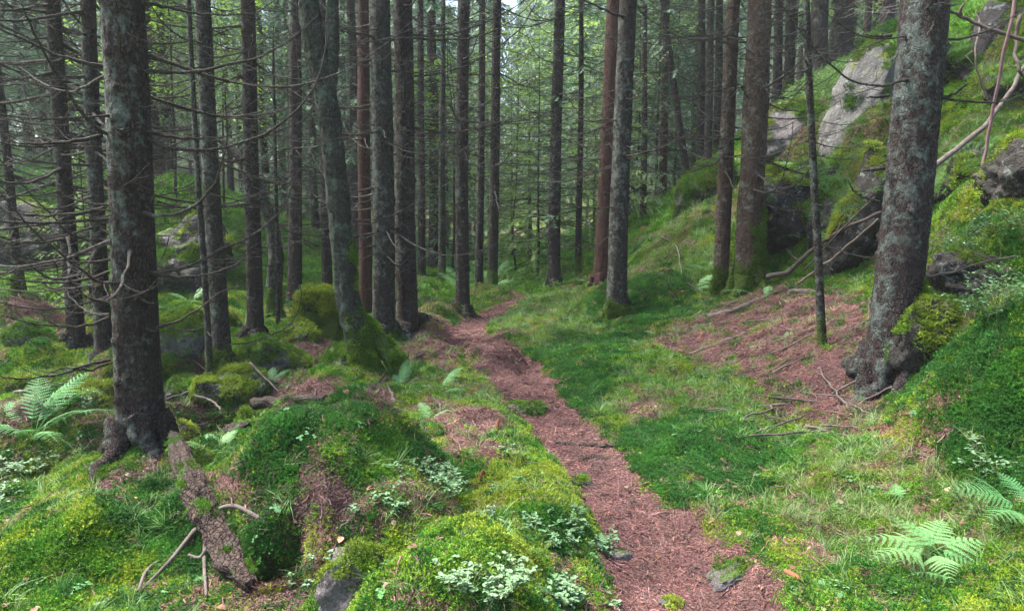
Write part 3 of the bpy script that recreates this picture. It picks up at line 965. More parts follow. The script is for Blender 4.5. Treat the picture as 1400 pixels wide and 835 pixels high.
def crown_mesh(name, z0, z1, rad, seed, per=5, dz=.38, fine=1.0, tipc=(1.25, 1.3, 1.0), droop=1.0, gap=.12, dens=1.0, big=1.0):
    """spruce crown: whorls of drooping boughs, each with hanging twigs set with short needle sprays"""
    g = np.random.default_rng(seed)
    Vs, Ts, Cs, n0 = [], [], [], 0
    mb = MB()
    z = z0
    while z < z1 - .2:
        f = (z - z0) / (z1 - z0)
        env = rad * (1 - f) ** .85 * (1 - .35 * math.exp(-f * 9)) + .12
        for b in range(per):
            if g.random() < gap + (.45 * f if z0 > 1 else 0):
                continue
            L = env * g.uniform(.65, 1.15)
            az_ = b / per * 6.283 + g.uniform(-.5, .5) + z * 1.7
            t = np.linspace(0, 1, 9)
            sag = droop * (.55 - .5 * f) * g.uniform(.6, 1.3)
            px = t * L
            pz = -sag * L * t ** 1.3 + .22 * L * np.maximum(t - .6, 0) ** 1.2 * 1.5 + .12 * L * t
            side = np.cumsum(g.normal(size=9)) * .02 * L
            ca, sa_ = math.cos(az_), math.sin(az_)
            bp = np.stack([px * ca - side * sa_, px * sa_ + side * ca, pz + z + g.uniform(-.12, .12)], -1)
            mb.add(*tube(bp, np.linspace(.014 * (L / 2) + .004, .003, 9), 3, False), c=(.45, .34, .25))
            # side twigs
            m = max(6, int(L / (.055 * big) * dens))
            tt = g.uniform(.12, 1.0, m)
            bi = np.minimum((tt * 8).astype(int), 7)
            ff = tt * 8 - bi
            o = bp[bi] * (1 - ff)[:, None] + bp[bi + 1] * ff[:, None]
            dirb = np.array([ca, sa_, 0])
            per_ = np.array([-sa_, ca, 0])
            sgn = g.choice([-1, 1], m)
            spread = g.uniform(.2, 1.0, m)
            hang = g.uniform(.2, 1.1, m) * (1.1 - .6 * f)
            D = dirb[None] * g.uniform(.3, .9, m)[:, None] + per_[None] * (sgn * spread)[:, None] + np.array([0, 0, -1.0])[None] * hang[:, None]
            D /= np.linalg.norm(D, axis=1)[:, None]
            l = (.16 + .26 * L / rad * (1 - .5 * tt)) * g.uniform(.6, 1.2, m) * big ** .5
            # needle sprays along a twig: spikes both sides
            K = 5
            sidev = np.cross(D, np.array([0.2, .1, 1.0]))
            sidev /= np.linalg.norm(sidev, axis=1)[:, None] + 1e-9
            upv = np.cross(sidev, D)
            br = g.uniform(.6, 1.25, m)
            for q in range(K + 1):
                a0 = o + D * (l * q / (K + .5))[:, None]
                w = .010 * big
                nl = .055 * big * (1.0 - .35 * q / K)
                for sg in ((-1, 1) if q < K else (0,)):
                    ang = g.uniform(-.6, .6, m)
                    sd = sidev * np.cos(ang)[:, None] + upv * np.sin(ang)[:, None]
                    tip = a0 + (D * .8 + sd * sg * .75) * nl
                    v0 = a0 - D * w
                    v1 = a0 + D * w * 1.6
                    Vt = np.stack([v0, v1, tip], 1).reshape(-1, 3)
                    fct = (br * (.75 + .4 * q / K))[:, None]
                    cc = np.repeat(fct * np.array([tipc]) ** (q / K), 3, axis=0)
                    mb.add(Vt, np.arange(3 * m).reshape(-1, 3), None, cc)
        z += dz * g.uniform(.8, 1.2)
    return mb.mesh(name, False, True)


def dead_zone_mesh(name, z0, z1, rad, seed, n=40, tw=6):
    """the bare lower boughs of a tree seen from afar, one part"""
    g = np.random.default_rng(seed)
    mb = MB()
    for b in range(n):
        z = g.uniform(z0, z1)
        L = rad * g.uniform(.4, 1.0)
        w = twig_curve(g, L, g.uniform(0, .2), g.uniform(-.15, .3), .12, 8)
        az_ = g.uniform(0, 6.28)
        c, s_ = math.cos(az_), math.sin(az_)
        rot = lambda w_: np.stack([w_[:, 0] * c - w_[:, 1] * s_, w_[:, 0] * s_ + w_[:, 1] * c, w_[:, 2] + z], -1)
        mb.add(*tube(rot(w), np.linspace(.009, .003, 8), 3, False))
        for q in range(tw):
            i_ = int(g.uniform(2, 8))
            l = g.uniform(.12, .45) * L
            d = np.array([g.uniform(.2, 1), g.choice([-1, 1]) * g.uniform(.3, 1), g.uniform(-.9, .3)])
            d /= np.linalg.norm(d)
            tt = np.linspace(0, l, 4)[:, None]
            ww = w[i_] + d * tt + np.array([0, 0, -.3]) * tt ** 2 + g.normal(size=(4, 3)) * .02
            mb.add(*tube(rot(ww), np.linspace(.0045, .0018, 4), 3, False))
    return mb.mesh(name)


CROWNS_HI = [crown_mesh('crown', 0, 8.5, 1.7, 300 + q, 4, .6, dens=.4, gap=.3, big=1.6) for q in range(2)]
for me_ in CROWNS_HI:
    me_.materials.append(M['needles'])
DEADZ = [dead_zone_mesh('twig_sprays', 0, 4.5, 1.5, 330 + q, 44, 7) for q in range(3)]
for me_ in DEADZ:
    me_.materials.append(M['branch_far'])
DEADN = [dead_zone_mesh('twig_sprays', 0, 5.0, 1.3, 340 + q, 26, 5) for q in range(3)]
for me_ in DEADN:
    me_.materials.append(M['branch'])

ROOT = {}


def spruce(key, label, ub, vb, ut, w, mat, d=None, H=17, flare=.45, sides=24, dz=.06, nbr=12, z0=1.2, z1=6.5, crown=True, seed=0, knots=20, rough=.03,
           bscale=1.0, boughs=True, name='spruce_tree', cat='tree', group=None, curve=None, lobes=5, taper=.75, wv=250, stubs=4):
    if d is None:
        p = at(ub, vb)
    else:
        q = P(ub, vb, d)
        p = np.array([q[0], d, on_ground(q[0], d)])
    d = p[1]
    top = P(ut, 0, d)
    lean = ((top[0] - p[0]) / (top[2] - p[2]), 0.0)
    zm = P(ub, wv, d)[2] - p[2]
    rm = w / 2 / FPX * d * math.cos(math.atan((ub - 700) / FPX))
    rad = lambda z: rm * (1 - taper * (z - zm) / H) if z < H * .97 else rm * .15
    r_ = empty(name, p, label, cat, group)
    me, cen = trunk_mesh('trunk', H, rad, lean, flare, sides, dz, seed, knots, rough=rough, curve=curve, zmax_fine=min(7, H - .5), lobes=lobes)
    obj('trunk', me, M[mat], r_)
    g = np.random.default_rng(900 + seed)
    zs = np.sort(g.uniform(z0, z1, int(nbr * 2.1)))
    for z in zs:
        o = obj('branch', BR[g.integers(len(BR))], None, r_)
        a_ = g.uniform(0, 6.283)
        cx, cy = cen(z)
        rr = rad(z) * .8
        o.location = (cx + rr * math.cos(a_), cy + rr * math.sin(a_), z)
        o.rotation_euler = (g.uniform(-.3, .3), g.uniform(-.15, .15), a_)
        s_ = bscale * g.uniform(.5, 1.5)
        o.scale = (s_, s_, s_)
    for q in range(stubs):
        z = g.uniform(.5, z1)
        o = obj('branch_stub', STUB[g.integers(len(STUB))], None, r_)
        a_ = g.uniform(3.6, 5.8)
        cx, cy = cen(z)
        rr = rad(z) * .9
        o.location = (cx + rr * math.cos(a_), cy + rr * math.sin(a_), z)
        o.rotation_euler = (0, g.uniform(-.2, .2), a_)
        s_ = g.uniform(.3, 1.2)
        o.scale = (s_, s_, s_)
    if boughs:
        o = obj('twig_sprays', DEADN[seed % 3], None, r_)
        o.location = (*cen(z0 + 1.2), z0 + 1.2)
        o.rotation_euler = (0, 0, g.uniform(0, 6.28))
        o.scale = (bscale, bscale, 1)
    if crown:
        o = obj('crown', CROWNS_HI[seed % 2], None, r_)
        zc = H - 8.3
        o.location = (*cen(zc), zc)
        o.rotation_euler = (lean[1], -lean[0] * 0 + math.atan(lean[0]), g.uniform(0, 6.28))
    ROOT[key] = (r_, p, rad, cen, d, lean)
    return r_


spruce('big', 'thickest brown trunk, mottled with pale lichen, beside the broken log', 196, 640, 163, 61, 'bark_near', 4.2, 18, .42, 96, .016, 10, .9, 4.2, True, 1, 90, .035, .8, False, taper=.5, stubs=16)
spruce('grey', 'slim grey lichened trunk rising from a mossy root hummock', 305, 512, 276, 23, 'bark_grey', 6.55, 16, .55, 40, .04, 9, 1.5, 5.5, True, 2, 40, .04, .8, stubs=8)
spruce('mid3', 'smooth red brown trunk behind the round mossy boulder', 350, 470, 337, 21, 'bark_brown', 8.9, 17, .5, 32, .05, 12, 1.2, 6, True, 3, 30)
spruce('mid4', 'dark slender trunk standing before the mossy arching stem', 402, 412, 404, 18, 'bark_brown', 12.4, 17, .45, 24, .06, 16, 1.0, 7, True, 4)
spruce('red6', 'narrow bare red trunk left of the two close trunks', 499, 405, 495, 17, 'bark_red', 11.4, 18, .2, 24, .06, 8, 1.5, 7, True, 6, boughs=False)
spruce('pair7', 'grey lichened trunk, left of two standing side by side', 524, 452, 521, 29, 'bark_grey', 9.2, 18, .35, 48, .035, 14, 1.0, 6.5, True, 7, 60, stubs=14)
spruce('pair8', 'thick reddish brown trunk, right of two standing side by side', 557, 448, 551, 27, 'bark_brown', 9.5, 19, .3, 48, .035, 14, 1.2, 7, True, 8, 60, stubs=14)
spruce('mid9', 'grey brown trunk where the path first bends out of sight', 632, 432, 633, 17, 'bark_brown', 11.2, 18, .5, 32, .05, 14, 1.2, 7.5, True, 9, 40)
spruce('thin10', 'thin brown trunk just behind the bend in the path', 655, 405, 659, 10, 'bark_brown', 14.8, 14, .3, 16, .08, 8, 1.4, 8, True, 10)
spruce('dark11', 'dark trunk with feathery green twigs beside the path bend', 672, 408, 681, 13, 'bark_dark', 14.0, 15, .5, 20, .08, 18, 1.4, 8, True, 11)
spruce('mid12', 'straight grey trunk alone in the clearing beyond the bend', 757, 394, 765, 16, 'bark_brown', 14.4, 18, .5, 28, .06, 20, 1.2, 8, True, 12)
spruce('thin13', 'thin dark pole trunk between the clearing trunk and red trunk', 791, 393, 795, 8, 'bark_dark', 14.6, 9, .2, 14, .1, 8, 1.0, 6, True, 13)
spruce('red14', 'bright red brown trunk half hidden by a grey lichened one', 822, 392, 842, 23, 'bark_red', 12.3, 19, .25, 32, .05, 12, 1.6, 8, True, 14, 40, boughs=False)
spruce('lich15', 'lichen speckled grey trunk on the mossy mound by the path', 842, 441, 860, 25, 'bark_grey', 9.5, 17, .35, 48, .035, 14, 1.2, 6.5, True, 15, 50, stubs=10)
spruce('red16', 'slender red trunk on the grassy ridge', 905, 325, 912, 11, 'bark_red', 19, 16, .2, 16, .1, 12, 1.4, 9, True, 16)
spruce('peel17', 'narrow trunk with peeling bark, left of the close pair uphill', 984, 412, 1004, 20, 'bark_peel', 9.5, 15, .35, 40, .04, 12, 1.2, 6, True, 17, 40, .05, .9)
spruce('rough18', 'rough grey trunk with mossy foot, right of the close pair uphill', 1022, 398, 1038, 34, 'bark_peel', 9.1, 18, .45, 56, .03, 16, 1.2, 6, True, 18, 70, .05, stubs=12)
spruce('big20', 'thick trunk blotched with blue green lichen on the right slope', 1214, 522, 1262, 66, 'bark_big', 4.85, 18, .40, 96, .016, 5, 1.3, 4.5, True, 20, 40, .03, .7, False, taper=.45, stubs=6)
spruce('left21', 'dark brown trunk left of the biggest one, leaning outwards', 104, 465, 72, 23, 'bark_brown', 8.0, 17, .4, 40, .04, 34, .9, 5.0, True, 21, 40, bscale=1.25)
spruce('left22', 'brown trunk half hidden behind the biggest lichened trunk', 141, 478, 122, 22, 'bark_near', 7.4, 17, .4, 40, .04, 26, 1.0, 5.0, True, 22, 40, bscale=1.2)
spruce('left23', 'thin trunk with mossy spreading foot at the far left', 32, 425, -15, 13, 'bark_brown', 9.8, 15, 1.0, 28, .06, 30, .9, 6, True, 23, 20, bscale=1.3)
spruce('thin24', 'thin brown trunk seen behind the scaly leaning tree', 447, 405, 441, 13, 'bark_brown', 13, 15, .3, 16, .08, 12, 1.2, 7, True, 24)
spruce('moss25', 'short mossy green pole trunk beyond the side by side pair', 604, 392, 606, 9, 'bark_lich', 15.5, 7.5, .6, 16, .08, 12, 1.2, 6, False, 25)
spruce('thin26', 'thin grey trunk just right of the side by side pair', 577, 385, 575, 10, 'bark_brown', 16.5, 15, .4, 16, .08, 10, 1.2, 8, True, 26)
spruce('hill27', 'reddish trunk on the grassy crest beside the thin sapling', 1118, 92, 1122, 24, 'bark_far', 16.8, 15, .35, 20, .08, 8, 1.0, 6, True, 27, group='trees on the grassy crest', wv=60)
spruce('hill28', 'thick trunk on the crest left of the lichen blotched trunk', 1152, 75, 1156, 28, 'bark_far', 17.0, 16, .35, 20, .08, 8, 1.0, 6, True, 28, group='trees on the grassy crest', wv=60)
spruce('hill29', 'trunk on the crest partly behind the lichen blotched trunk', 1212, 42, 1216, 20, 'bark_far', 18.0, 15, .35, 20, .08, 6, 1.0, 6, True, 29, group='trees on the grassy crest', wv=60)
spruce('hill30', 'slim trunk on the crest seen right of the rough grey trunk', 1064, 110, 1064, 12, 'bark_far', 18.5, 14, .3, 16, .1, 8, 1.0, 6, True, 30, group='trees on the grassy crest', wv=60)
spruce('hill31', 'darker trunk on the crest second right of the rough trunk', 1078, 108, 1082, 13, 'bark_dark', 17.5, 14, .3, 16, .1, 8, 1.0, 6, True, 31, group='trees on the grassy crest', wv=60)
spruce('hill32', 'thin trunk between the two thickest crest trunks', 1184, 60, 1188, 10, 'bark_far', 19.5, 14, .3, 16, .1, 6, 1.0, 6, True, 32, group='trees on the grassy crest', wv=60)
spruce('ridge33', 'leftmost of three dark trunks close together on the ridge', 957, 255, 960, 12, 'bark_dark', 18, 14, .3, 16, .1, 8, 1.0, 7, True, 33, group='three dark ridge trunks')
spruce('ridge34', 'middle of three dark trunks close together on the ridge', 967, 250, 972, 12, 'bark_far', 17.2, 14, .3, 16, .1, 8, 1.0, 7, True, 34, group='three dark ridge trunks')
spruce('ridge35', 'rightmost of three dark trunks close together on the ridge', 979, 250, 984, 12, 'bark_dark', 18.6, 14, .3, 16, .1, 8, 1.0, 7, True, 35, group='three dark ridge trunks')
spruce('ridge36', 'dark crooked slim trunk leaning left on the ridge', 940, 300, 905, 11, 'bark_dark', 17.5, 11, .3, 16, .1, 10, 1.0, 7, True, 36)
spruce('thin37', 'thin brown trunk left of the slender red ridge trunk', 878, 345, 882, 9, 'bark_brown', 18, 13, .3, 16, .1, 8, 1.0, 7, True, 37)
spruce('sap19', 'thin living sapling stem standing in the needle litter', 1124, 472, 1102, 11, 'bark_grey', 5.6, 6.5, .25, 16, .04, 16, .8, 4.5, False, 19, 20, .05, .42, False, name='spruce_sapling', cat='sapling', wv=250, stubs=3)
spruce('sap38', 'thin lichened sapling stem left of the slim grey trunk', 286, 505, 258, 8, 'bark_grey', 6.3, 5.5, .2, 14, .06, 10, .8, 4, False, 38, 10, .05, .4, False, name='spruce_sapling', cat='sapling', stubs=2)
spruce('sap39', 'very thin dead sapling stem before the dark slender trunk', 380, 455, 374, 5, 'bark_grey', 8.8, 4.0, .2, 12, .08, 8, .6, 3, False, 39, 6, .05, .4, False, name='spruce_sapling', cat='sapling', stubs=2)

# roots running out from the feet of the nearer trees
def roots(key, n, length, r0, mat, seed=0):
    r_, p, rad, cen, d, lean = ROOT[key]
    g = np.random.default_rng(seed + 6000)
    for q in range(n):
        a_ = q / n * 6.283 + g.uniform(-.4, .4)
        L = length * g.uniform(.5, 1.2)
        t = np.linspace(0, 1, 14)
        bend = a_ + np.cumsum(g.normal(size=14)) * .10
        R0_ = rad(0)
        rr = R0_ * .75 + L * t
        x_, y_ = np.cos(bend) * rr, np.sin(bend) * rr
        zz = ground(p[0] + x_, p[1] + y_) - p[2]
        zz = zz + (.20 * R0_ / .15) * np.exp(-t * 5) + r0 * (.35 - .9 * t ** 1.5)
        w = catmull(np.stack([x_, y_, zz], -1), 36)
        rr_ = r0 * (1.5 * np.exp(-np.linspace(0, 1, 36) * 4) + .8 * (1 - np.linspace(0, 1, 36)) + .12)
        obj('root', MB().add(*tube(w, rr_, 12, True, lambda n_, s_, an: 1 + .2 * fbm(np.cos(an)[None] * 1.6 + q, np.sin(an)[None] * 1.6, np.linspace(0, 5, n_)[:, None], 3))).mesh('root'), M[mat], r_)


for key, n_, L_, r_0, mt in (('big', 6, .5, .045, 'bark_near'), ('grey', 5, .45, .035, 'bark_grey'), ('mid3', 5, .5, .04, 'bark_brown'), ('pair7', 5, .5, .045, 'bark_grey'),
                             ('pair8', 5, .55, .045, 'bark_brown'), ('lich15', 5, .4, .035, 'bark_grey'), ('rough18', 5, .6, .055, 'bark_peel'), ('peel17', 4, .4, .03, 'bark_peel'),
                             ('mid9', 5, .5, .04, 'bark_brown'), ('left21', 5, .5, .045, 'bark_brown'), ('left22', 5, .5, .04, 'bark_near'), ('left23', 5, .6, .05, 'bark_brown'),
                             ('big20', 6, .5, .05, 'bark_big'), ('red14', 4, .5, .04, 'bark_red'), ('mid12', 5, .5, .04, 'bark_brown'), ('mid4', 4, .5, .035, 'bark_brown')):
    roots(key, n_, L_, r_0, mt, len(key) + n_)

# the leaning, forked, scaly tree with a mossy foot
p5 = P(508, 522, 6.75)
p5[2] = on_ground(p5[0], 6.75)
r5 = empty('old_rowan', p5, 'leaning forked trunk with scaly grey green lichen and mossy foot', 'tree')
z_ = lambda u, v: P(u, v, 6.75) - p5


def bark_disp(seed, amp):
    def f(n, sides, a):
        zz = np.linspace(0, n * .05, n)[:, None]
        return 1 + amp * fbm(np.cos(a)[None] * 2.5 + seed, np.sin(a)[None] * 2.5, zz * 6, 4)
    return f


q = catmull(np.vstack([z_(u, v) for u, v in [(530, 560), (512, 530), (492, 470), (478, 420), (468, 340), (459, 240), (450, 160), (436, 90), (425, 30), (420, -60), (412, -300)]]), 170)
rr = np.interp(np.linspace(0, 1, 170), [0, .08, .2, .4, .6, .8, 1], [.21, .185, .125, .108, .105, .10, .075])
obj('trunk', MB().add(*tube(q, rr, 40, True, bark_disp(3, .16))).mesh('trunk'), M['bark_lich'], r5)
q = catmull(np.vstack([z_(u, v) for u, v in [(450, 140), (453, 110), (456, 60), (455, 0), (452, -120), (455, -300)]]), 70)
obj('fork', MB().add(*tube(q, np.linspace(.06, .045, 70), 24, True, bark_disp(8, .14))).mesh('fork'), M['bark_lich'], r5)
rt = catmull(np.vstack([z_(476, 400), z_(496, 440) + [.0, .02, 0], z_(522, 472) + [0, .03, 0], z_(542, 500) + [0, .0, 0], z_(552, 540)]), 50)
obj('root', MB().add(*tube(rt, np.interp(np.linspace(0, 1, 50), [0, .3, .7, 1], [.03, .065, .10, .09]), 28, True, bark_disp(11, .25))).mesh('root'), M['bark_lich'], r5)
g5 = np.random.default_rng(55)
for (u, v, a_, s_) in [(463, 300, .2, .7), (455, 200, 2.9, .6), (462, 330, -.5, .5), (440, 110, 2.6, .8), (470, 400, .4, .35), (455, 60, .1, .7), (450, 170, -1.2, .4)]:
    o = obj('branch', BR[g5.integers(16)], None, r5, z_(u, v))
    o.rotation_euler = (0, -.2, a_)
    o.scale = (s_,) * 3

# mossy arching stem behind
pA = P(368, 425, 10.5)
pA[2] = on_ground(pA[0], 10.5)
rA = empty('arched_tree', pA, 'mossy dark stem arching over behind the red brown trunk', 'tree')
zA = lambda u, v: P(u, v, 10.5) - pA
q = catmull(np.vstack([zA(376, 440), zA(374, 400), zA(377, 350), zA(372, 310), zA(360, 275), zA(342, 235), zA(318, 205), zA(300, 190)]), 60)
obj('trunk', MB().add(*tube(q, np.linspace(.13, .05, 60), 18, True, bark_disp(21, .2))).mesh('trunk'), M['bark_lich'], rA)

# ------------------------------------------------------------------ traced dead boughs of the nearest trees
def traced(key, px, dd, r0=.013, twigs=3, seed=0):
    r_, p, rad, cen, d, lean = ROOT[key]
    g = np.random.default_rng(4000 + seed)
    n = len(px)
    s_ = np.linspace(0, 1, n)
    pts = np.array([P(u, v, d - .02 + dd * t) for (u, v), t in zip(px, s_)]) - p
    q = catmull(pts, 44)
    L = np.linalg.norm(np.diff(q, axis=0), axis=1).sum()
    t = np.linspace(0, 1, 44)
    q = q + np.stack([noise3(t * 9, seed, .1), noise3(t * 9, seed, 5.1), noise3(t * 9, seed, 9.1)], -1) * .010 * np.minimum(t * 4, 1)[:, None]
    r = r0 * (1 - .78 * t) * (1 + .22 * noise3(t * 22, seed, 3.3)) + .001
    mb = MB().add(*tube(q, r, 8))
    for k_ in range(twigs):
        i_ = int(g.uniform(12, 40))
        l = g.uniform(.12, .5) * min(L, 1.5)
        w = twig_curve(g, l, g.uniform(-.1, .2), g.uniform(-.3, .5), .12, 7)
        dirq = q[min(i_ + 2, 43)] - q[i_ - 1]
        yaw = math.atan2(dirq[1], dirq[0]) + g.choice([-1, 1]) * g.uniform(.4, 1.0)
        c, s2 = math.cos(yaw), math.sin(yaw)
        w = np.stack([w[:, 0] * c - w[:, 1] * s2, w[:, 0] * s2 + w[:, 1] * c, w[:, 2] + g.normal() * .25 * w[:, 0]], -1) + q[i_]
        mb.add(*tube(catmull(w, 10), np.linspace(r[i_] * .55, .0008, 10), 4))
    obj('branch', mb.mesh('branch'), M['branch'], r_)


TB = [
    ('big', [(192, 97), (235, 99), (280, 96), (350, 79), (400, 52), (436, 20)], .5, .012),
    ('big', [(195, 4), (230, 10), (270, 19), (350, 20)], .4, .012),
    ('big', [(200, 180), (240, 188), (290, 189), (350, 178)], .7, .011),
    ('big', [(196, 187), (222, 200), (262, 205), (300, 203), (350, 188), (392, 164), (428, 122), (445, 65), (446, 20)], .2, .012),
    ('big', [(188, 286), (205, 293), (225, 295), (255, 287), (285, 262), (302, 230), (310, 180), (308, 120)], -.5, .012),
    ('big', [(200, 373), (222, 372), (262, 362), (300, 343), (350, 318), (385, 285), (410, 230)], -.3, .011),
    ('big', [(205, 376), (240, 378), (280, 376), (320, 362), (350, 345)], .5, .009),
    ('big', [(142, 91), (115, 86), (75, 74), (40, 58), (0, 40), (-30, 30)], -.4, .012),
    ('big', [(160, 185), (140, 180), (115, 158), (85, 115), (60, 72), (42, 36), (28, 4)], -.6, .012),
    ('big', [(140, 185), (110, 192), (70, 196), (35, 197), (8, 192)], -.3, .013),
    ('big', [(145, 283), (120, 290), (80, 294), (45, 294), (5, 290)], -.3, .011),
    ('big', [(170, 378), (162, 386), (140, 387), (115, 372), (75, 340), (40, 310), (0, 262)], -.7, .011),
    ('big', [(148, 372), (125, 380), (85, 386), (40, 384), (-10, 380)], -.4, .011),
    ('big', [(152, 385), (110, 392), (60, 398), (0, 395)], .4, .008),
    ('big', [(150, 433), (120, 445), (85, 446), (40, 441), (0, 430)], -.5, .009),
    ('big', [(150, 430), (125, 428), (105, 415), (88, 395)], .6, .009),
    ('big', [(150, 492), (115, 500), (80, 512), (30, 518), (0, 514)], -.6, .009),
    ('big', [(155, 495), (120, 506), (90, 503), (55, 515)], -.4, .007),
    ('big', [(190, 442), (203, 450), (215, 453)], -.15, .008),
    ('big', [(165, 290), (168, 260), (160, 250), (145, 240)], -.35, .007),
    ('big', [(165, 288), (168, 258), (185, 244), (204, 222)], -.35, .006),
    ('big', [(166, 95), (164, 60), (160, 30), (156, 0)], -.35, .008),
    ('big', [(208, 450), (240, 440), (275, 420), (300, 400), (330, 390)], .6, .008),
    ('grey', [(290, 470), (330, 470), (365, 460), (400, 440), (412, 400), (400, 375)], -.2, .008),
    ('grey', [(300, 440), (260, 452), (225, 445), (200, 430)], -.3, .008),
    ('mid3', [(345, 190), (380, 180), (420, 160), (450, 120), (470, 70)], -.3, .012),
    ('pair8', [(556, 48), (600, 49), (640, 40), (690, 18), (735, -12)], -.6, .017),
    ('pair8', [(556, 52), (610, 55), (660, 48), (700, 28), (736, -4)], -.3, .015),
    ('pair8', [(550, 104), (590, 103), (640, 88), (690, 58), (722, 25), (738, -10)], -.5, .015),
    ('pair8', [(556, 140), (575, 140), (591, 134)], -.3, .014),
    ('pair8', [(556, 162), (590, 170), (630, 167), (680, 150)], -.2, .011),
    ('pair8', [(556, 172), (600, 181), (640, 178), (690, 165), (728, 155)], .3, .012),
    ('pair8', [(560, 203), (584, 212)], -.2, .013),
    ('pair8', [(560, 216), (580, 221)], -.2, .013),
    ('pair8', [(558, 20), (585, 38), (620, 40)], -.2, .012),
    ('pair7', [(530, 49), (560, 52), (600, 48)], -.3, .012),
    ('pair7', [(530, 92), (490, 90), (460, 80), (430, 86)], -.2, .010),
    ('pair7', [(520, 150), (480, 150), (450, 130)], .2, .009),
    ('pair7', [(535, 197), (560, 203), (590, 200)], -.3, .012),
    ('big20', [(1285, 52), (1310, 54), (1345, 44), (1372, 30), (1400, 15)], .5, .010),
    ('big20', [(1280, 132), (1300, 136), (1340, 140), (1375, 138), (1400, 128)], .3, .011),
    ('big20', [(1275, 134), (1300, 130), (1318, 118), (1323, 114)], -.4, .011),
    ('big20', [(1218, 49), (1200, 50), (1182, 48)], -.1, .013),
    ('big20', [(1214, 131), (1200, 133), (1184, 133)], -.15, .012),
    ('big20', [(1208, 230), (1192, 232), (1178, 234)], -.15, .013),
    ('big20', [(1208, 226), (1195, 230), (1180, 228)], .25, .009),
    ('big20', [(1282, 10), (1275, 35), (1262, 55)], -.33, .007),
    ('big20', [(1202, 276), (1180, 270), (1165, 258), (1160, 246)], -.2, .008),
    ('rough18', [(1020, 58), (990, 58), (965, 48), (950, 38)], -.4, .013),
    ('rough18', [(1018, 55), (990, 50), (970, 44)], .2, .010),
    ('rough18', [(1015, 120), (985, 121), (940, 110), (915, 90)], -.3, .009),
    ('rough18', [(1012, 190), (975, 190), (940, 178), (912, 160)], -.3, .011),
    ('rough18', [(1046, 54), (1075, 48), (1105, 38)], -.4, .012),
    ('rough18', [(1048, 120), (1080, 103), (1110, 98)], -.4, .011),
    ('rough18', [(1046, 140), (1070, 150), (1100, 152), (1118, 150)], .3, .011),
    ('rough18', [(1046, 133), (1075, 134), (1105, 122)], -.2, .010),
    ('peel17', [(985, 160), (960, 140), (940, 120), (930, 100)], -.2, .007),
    ('red14', [(830, 80), (815, 88), (795, 80), (775, 60)], -.3, .011),
    ('mid12', [(765, 88), (740, 80), (725, 60), (715, 30)], -.3, .012),
    ('mid12', [(762, 130), (735, 125), (715, 105), (700, 80)], .3, .012),
    ('mid12', [(768, 60), (800, 80), (830, 85)], -.3, .012),
    ('mid12', [(762, 165), (720, 165), (690, 150)], .2, .010),
    ('mid9', [(640, 175), (665, 178), (700, 165), (735, 150)], -.3, .012),
    ('mid9', [(630, 120), (600, 112), (575, 95)], -.3, .012),
]
for i_, (key, px, dd, r0) in enumerate(TB):
    traced(key, px, dd, r0, 3 if len(px) > 3 else 0, i_)

# ------------------------------------------------------------------ the wood behind: several kinds of spruce, each tree its own
KINDS_ = []
for q_ in range(5):
    Hk = [19, 17, 20, 15, 17.5][q_]
    r0k = [.15, .12, .17, .09, .13][q_]
    z0k = [3.4, 2.6, 4.6, 2.2, 3.8][q_]
    tm, _ = trunk_mesh('trunk', Hk, (lambda r0k, Hk: lambda z: r0k * (1 - .85 * z / Hk))(r0k, Hk), (0, 0), .4, 14, .25, 40 + q_, 0, .10, 8)
    tm.materials.append(M['bark_far'] if q_ != 2 else M['bark_brown'])
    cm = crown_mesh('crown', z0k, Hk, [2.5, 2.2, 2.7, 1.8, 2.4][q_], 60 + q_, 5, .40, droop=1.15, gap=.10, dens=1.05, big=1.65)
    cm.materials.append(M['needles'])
    dm = DEADZ[q_ % 3]
    KINDS_.append((tm, cm, dm, z0k))
young = []
for q_ in range(3):
    Hk = [4.2, 3.0, 5.5][q_]
    tm, _ = trunk_mesh('trunk', Hk, (lambda Hk: lambda z: .035 * (1 - .9 * z / Hk))(Hk), (0, 0), .3, 8, .25, 50 + q_, 0, .05, 3)
    tm.materials.append(M['bark_far'])
    cm = crown_mesh('crown', .25, Hk, [1.25, 1.0, 1.4][q_], 70 + q_, 6, .24, droop=.7, gap=.1, dens=.9, big=1.0)
    cm.materials.append(M['needles'])
    young.append((tm, cm))


def copy_tree(name, parts, loc, rz, s_, label, cat, group):
    r_ = empty(name, loc, label, cat, group)
    r_.rotation_euler = (0, 0, rz)
    r_.scale = (s_, s_, s_)
    for nm, me, z, m_ in parts:
        o = obj(nm, me, None, r_, (0, 0, z))
        if m_ is not None:
            o.material_slots[0].link = 'OBJECT'
            o.material_slots[0].material = m_
    return r_


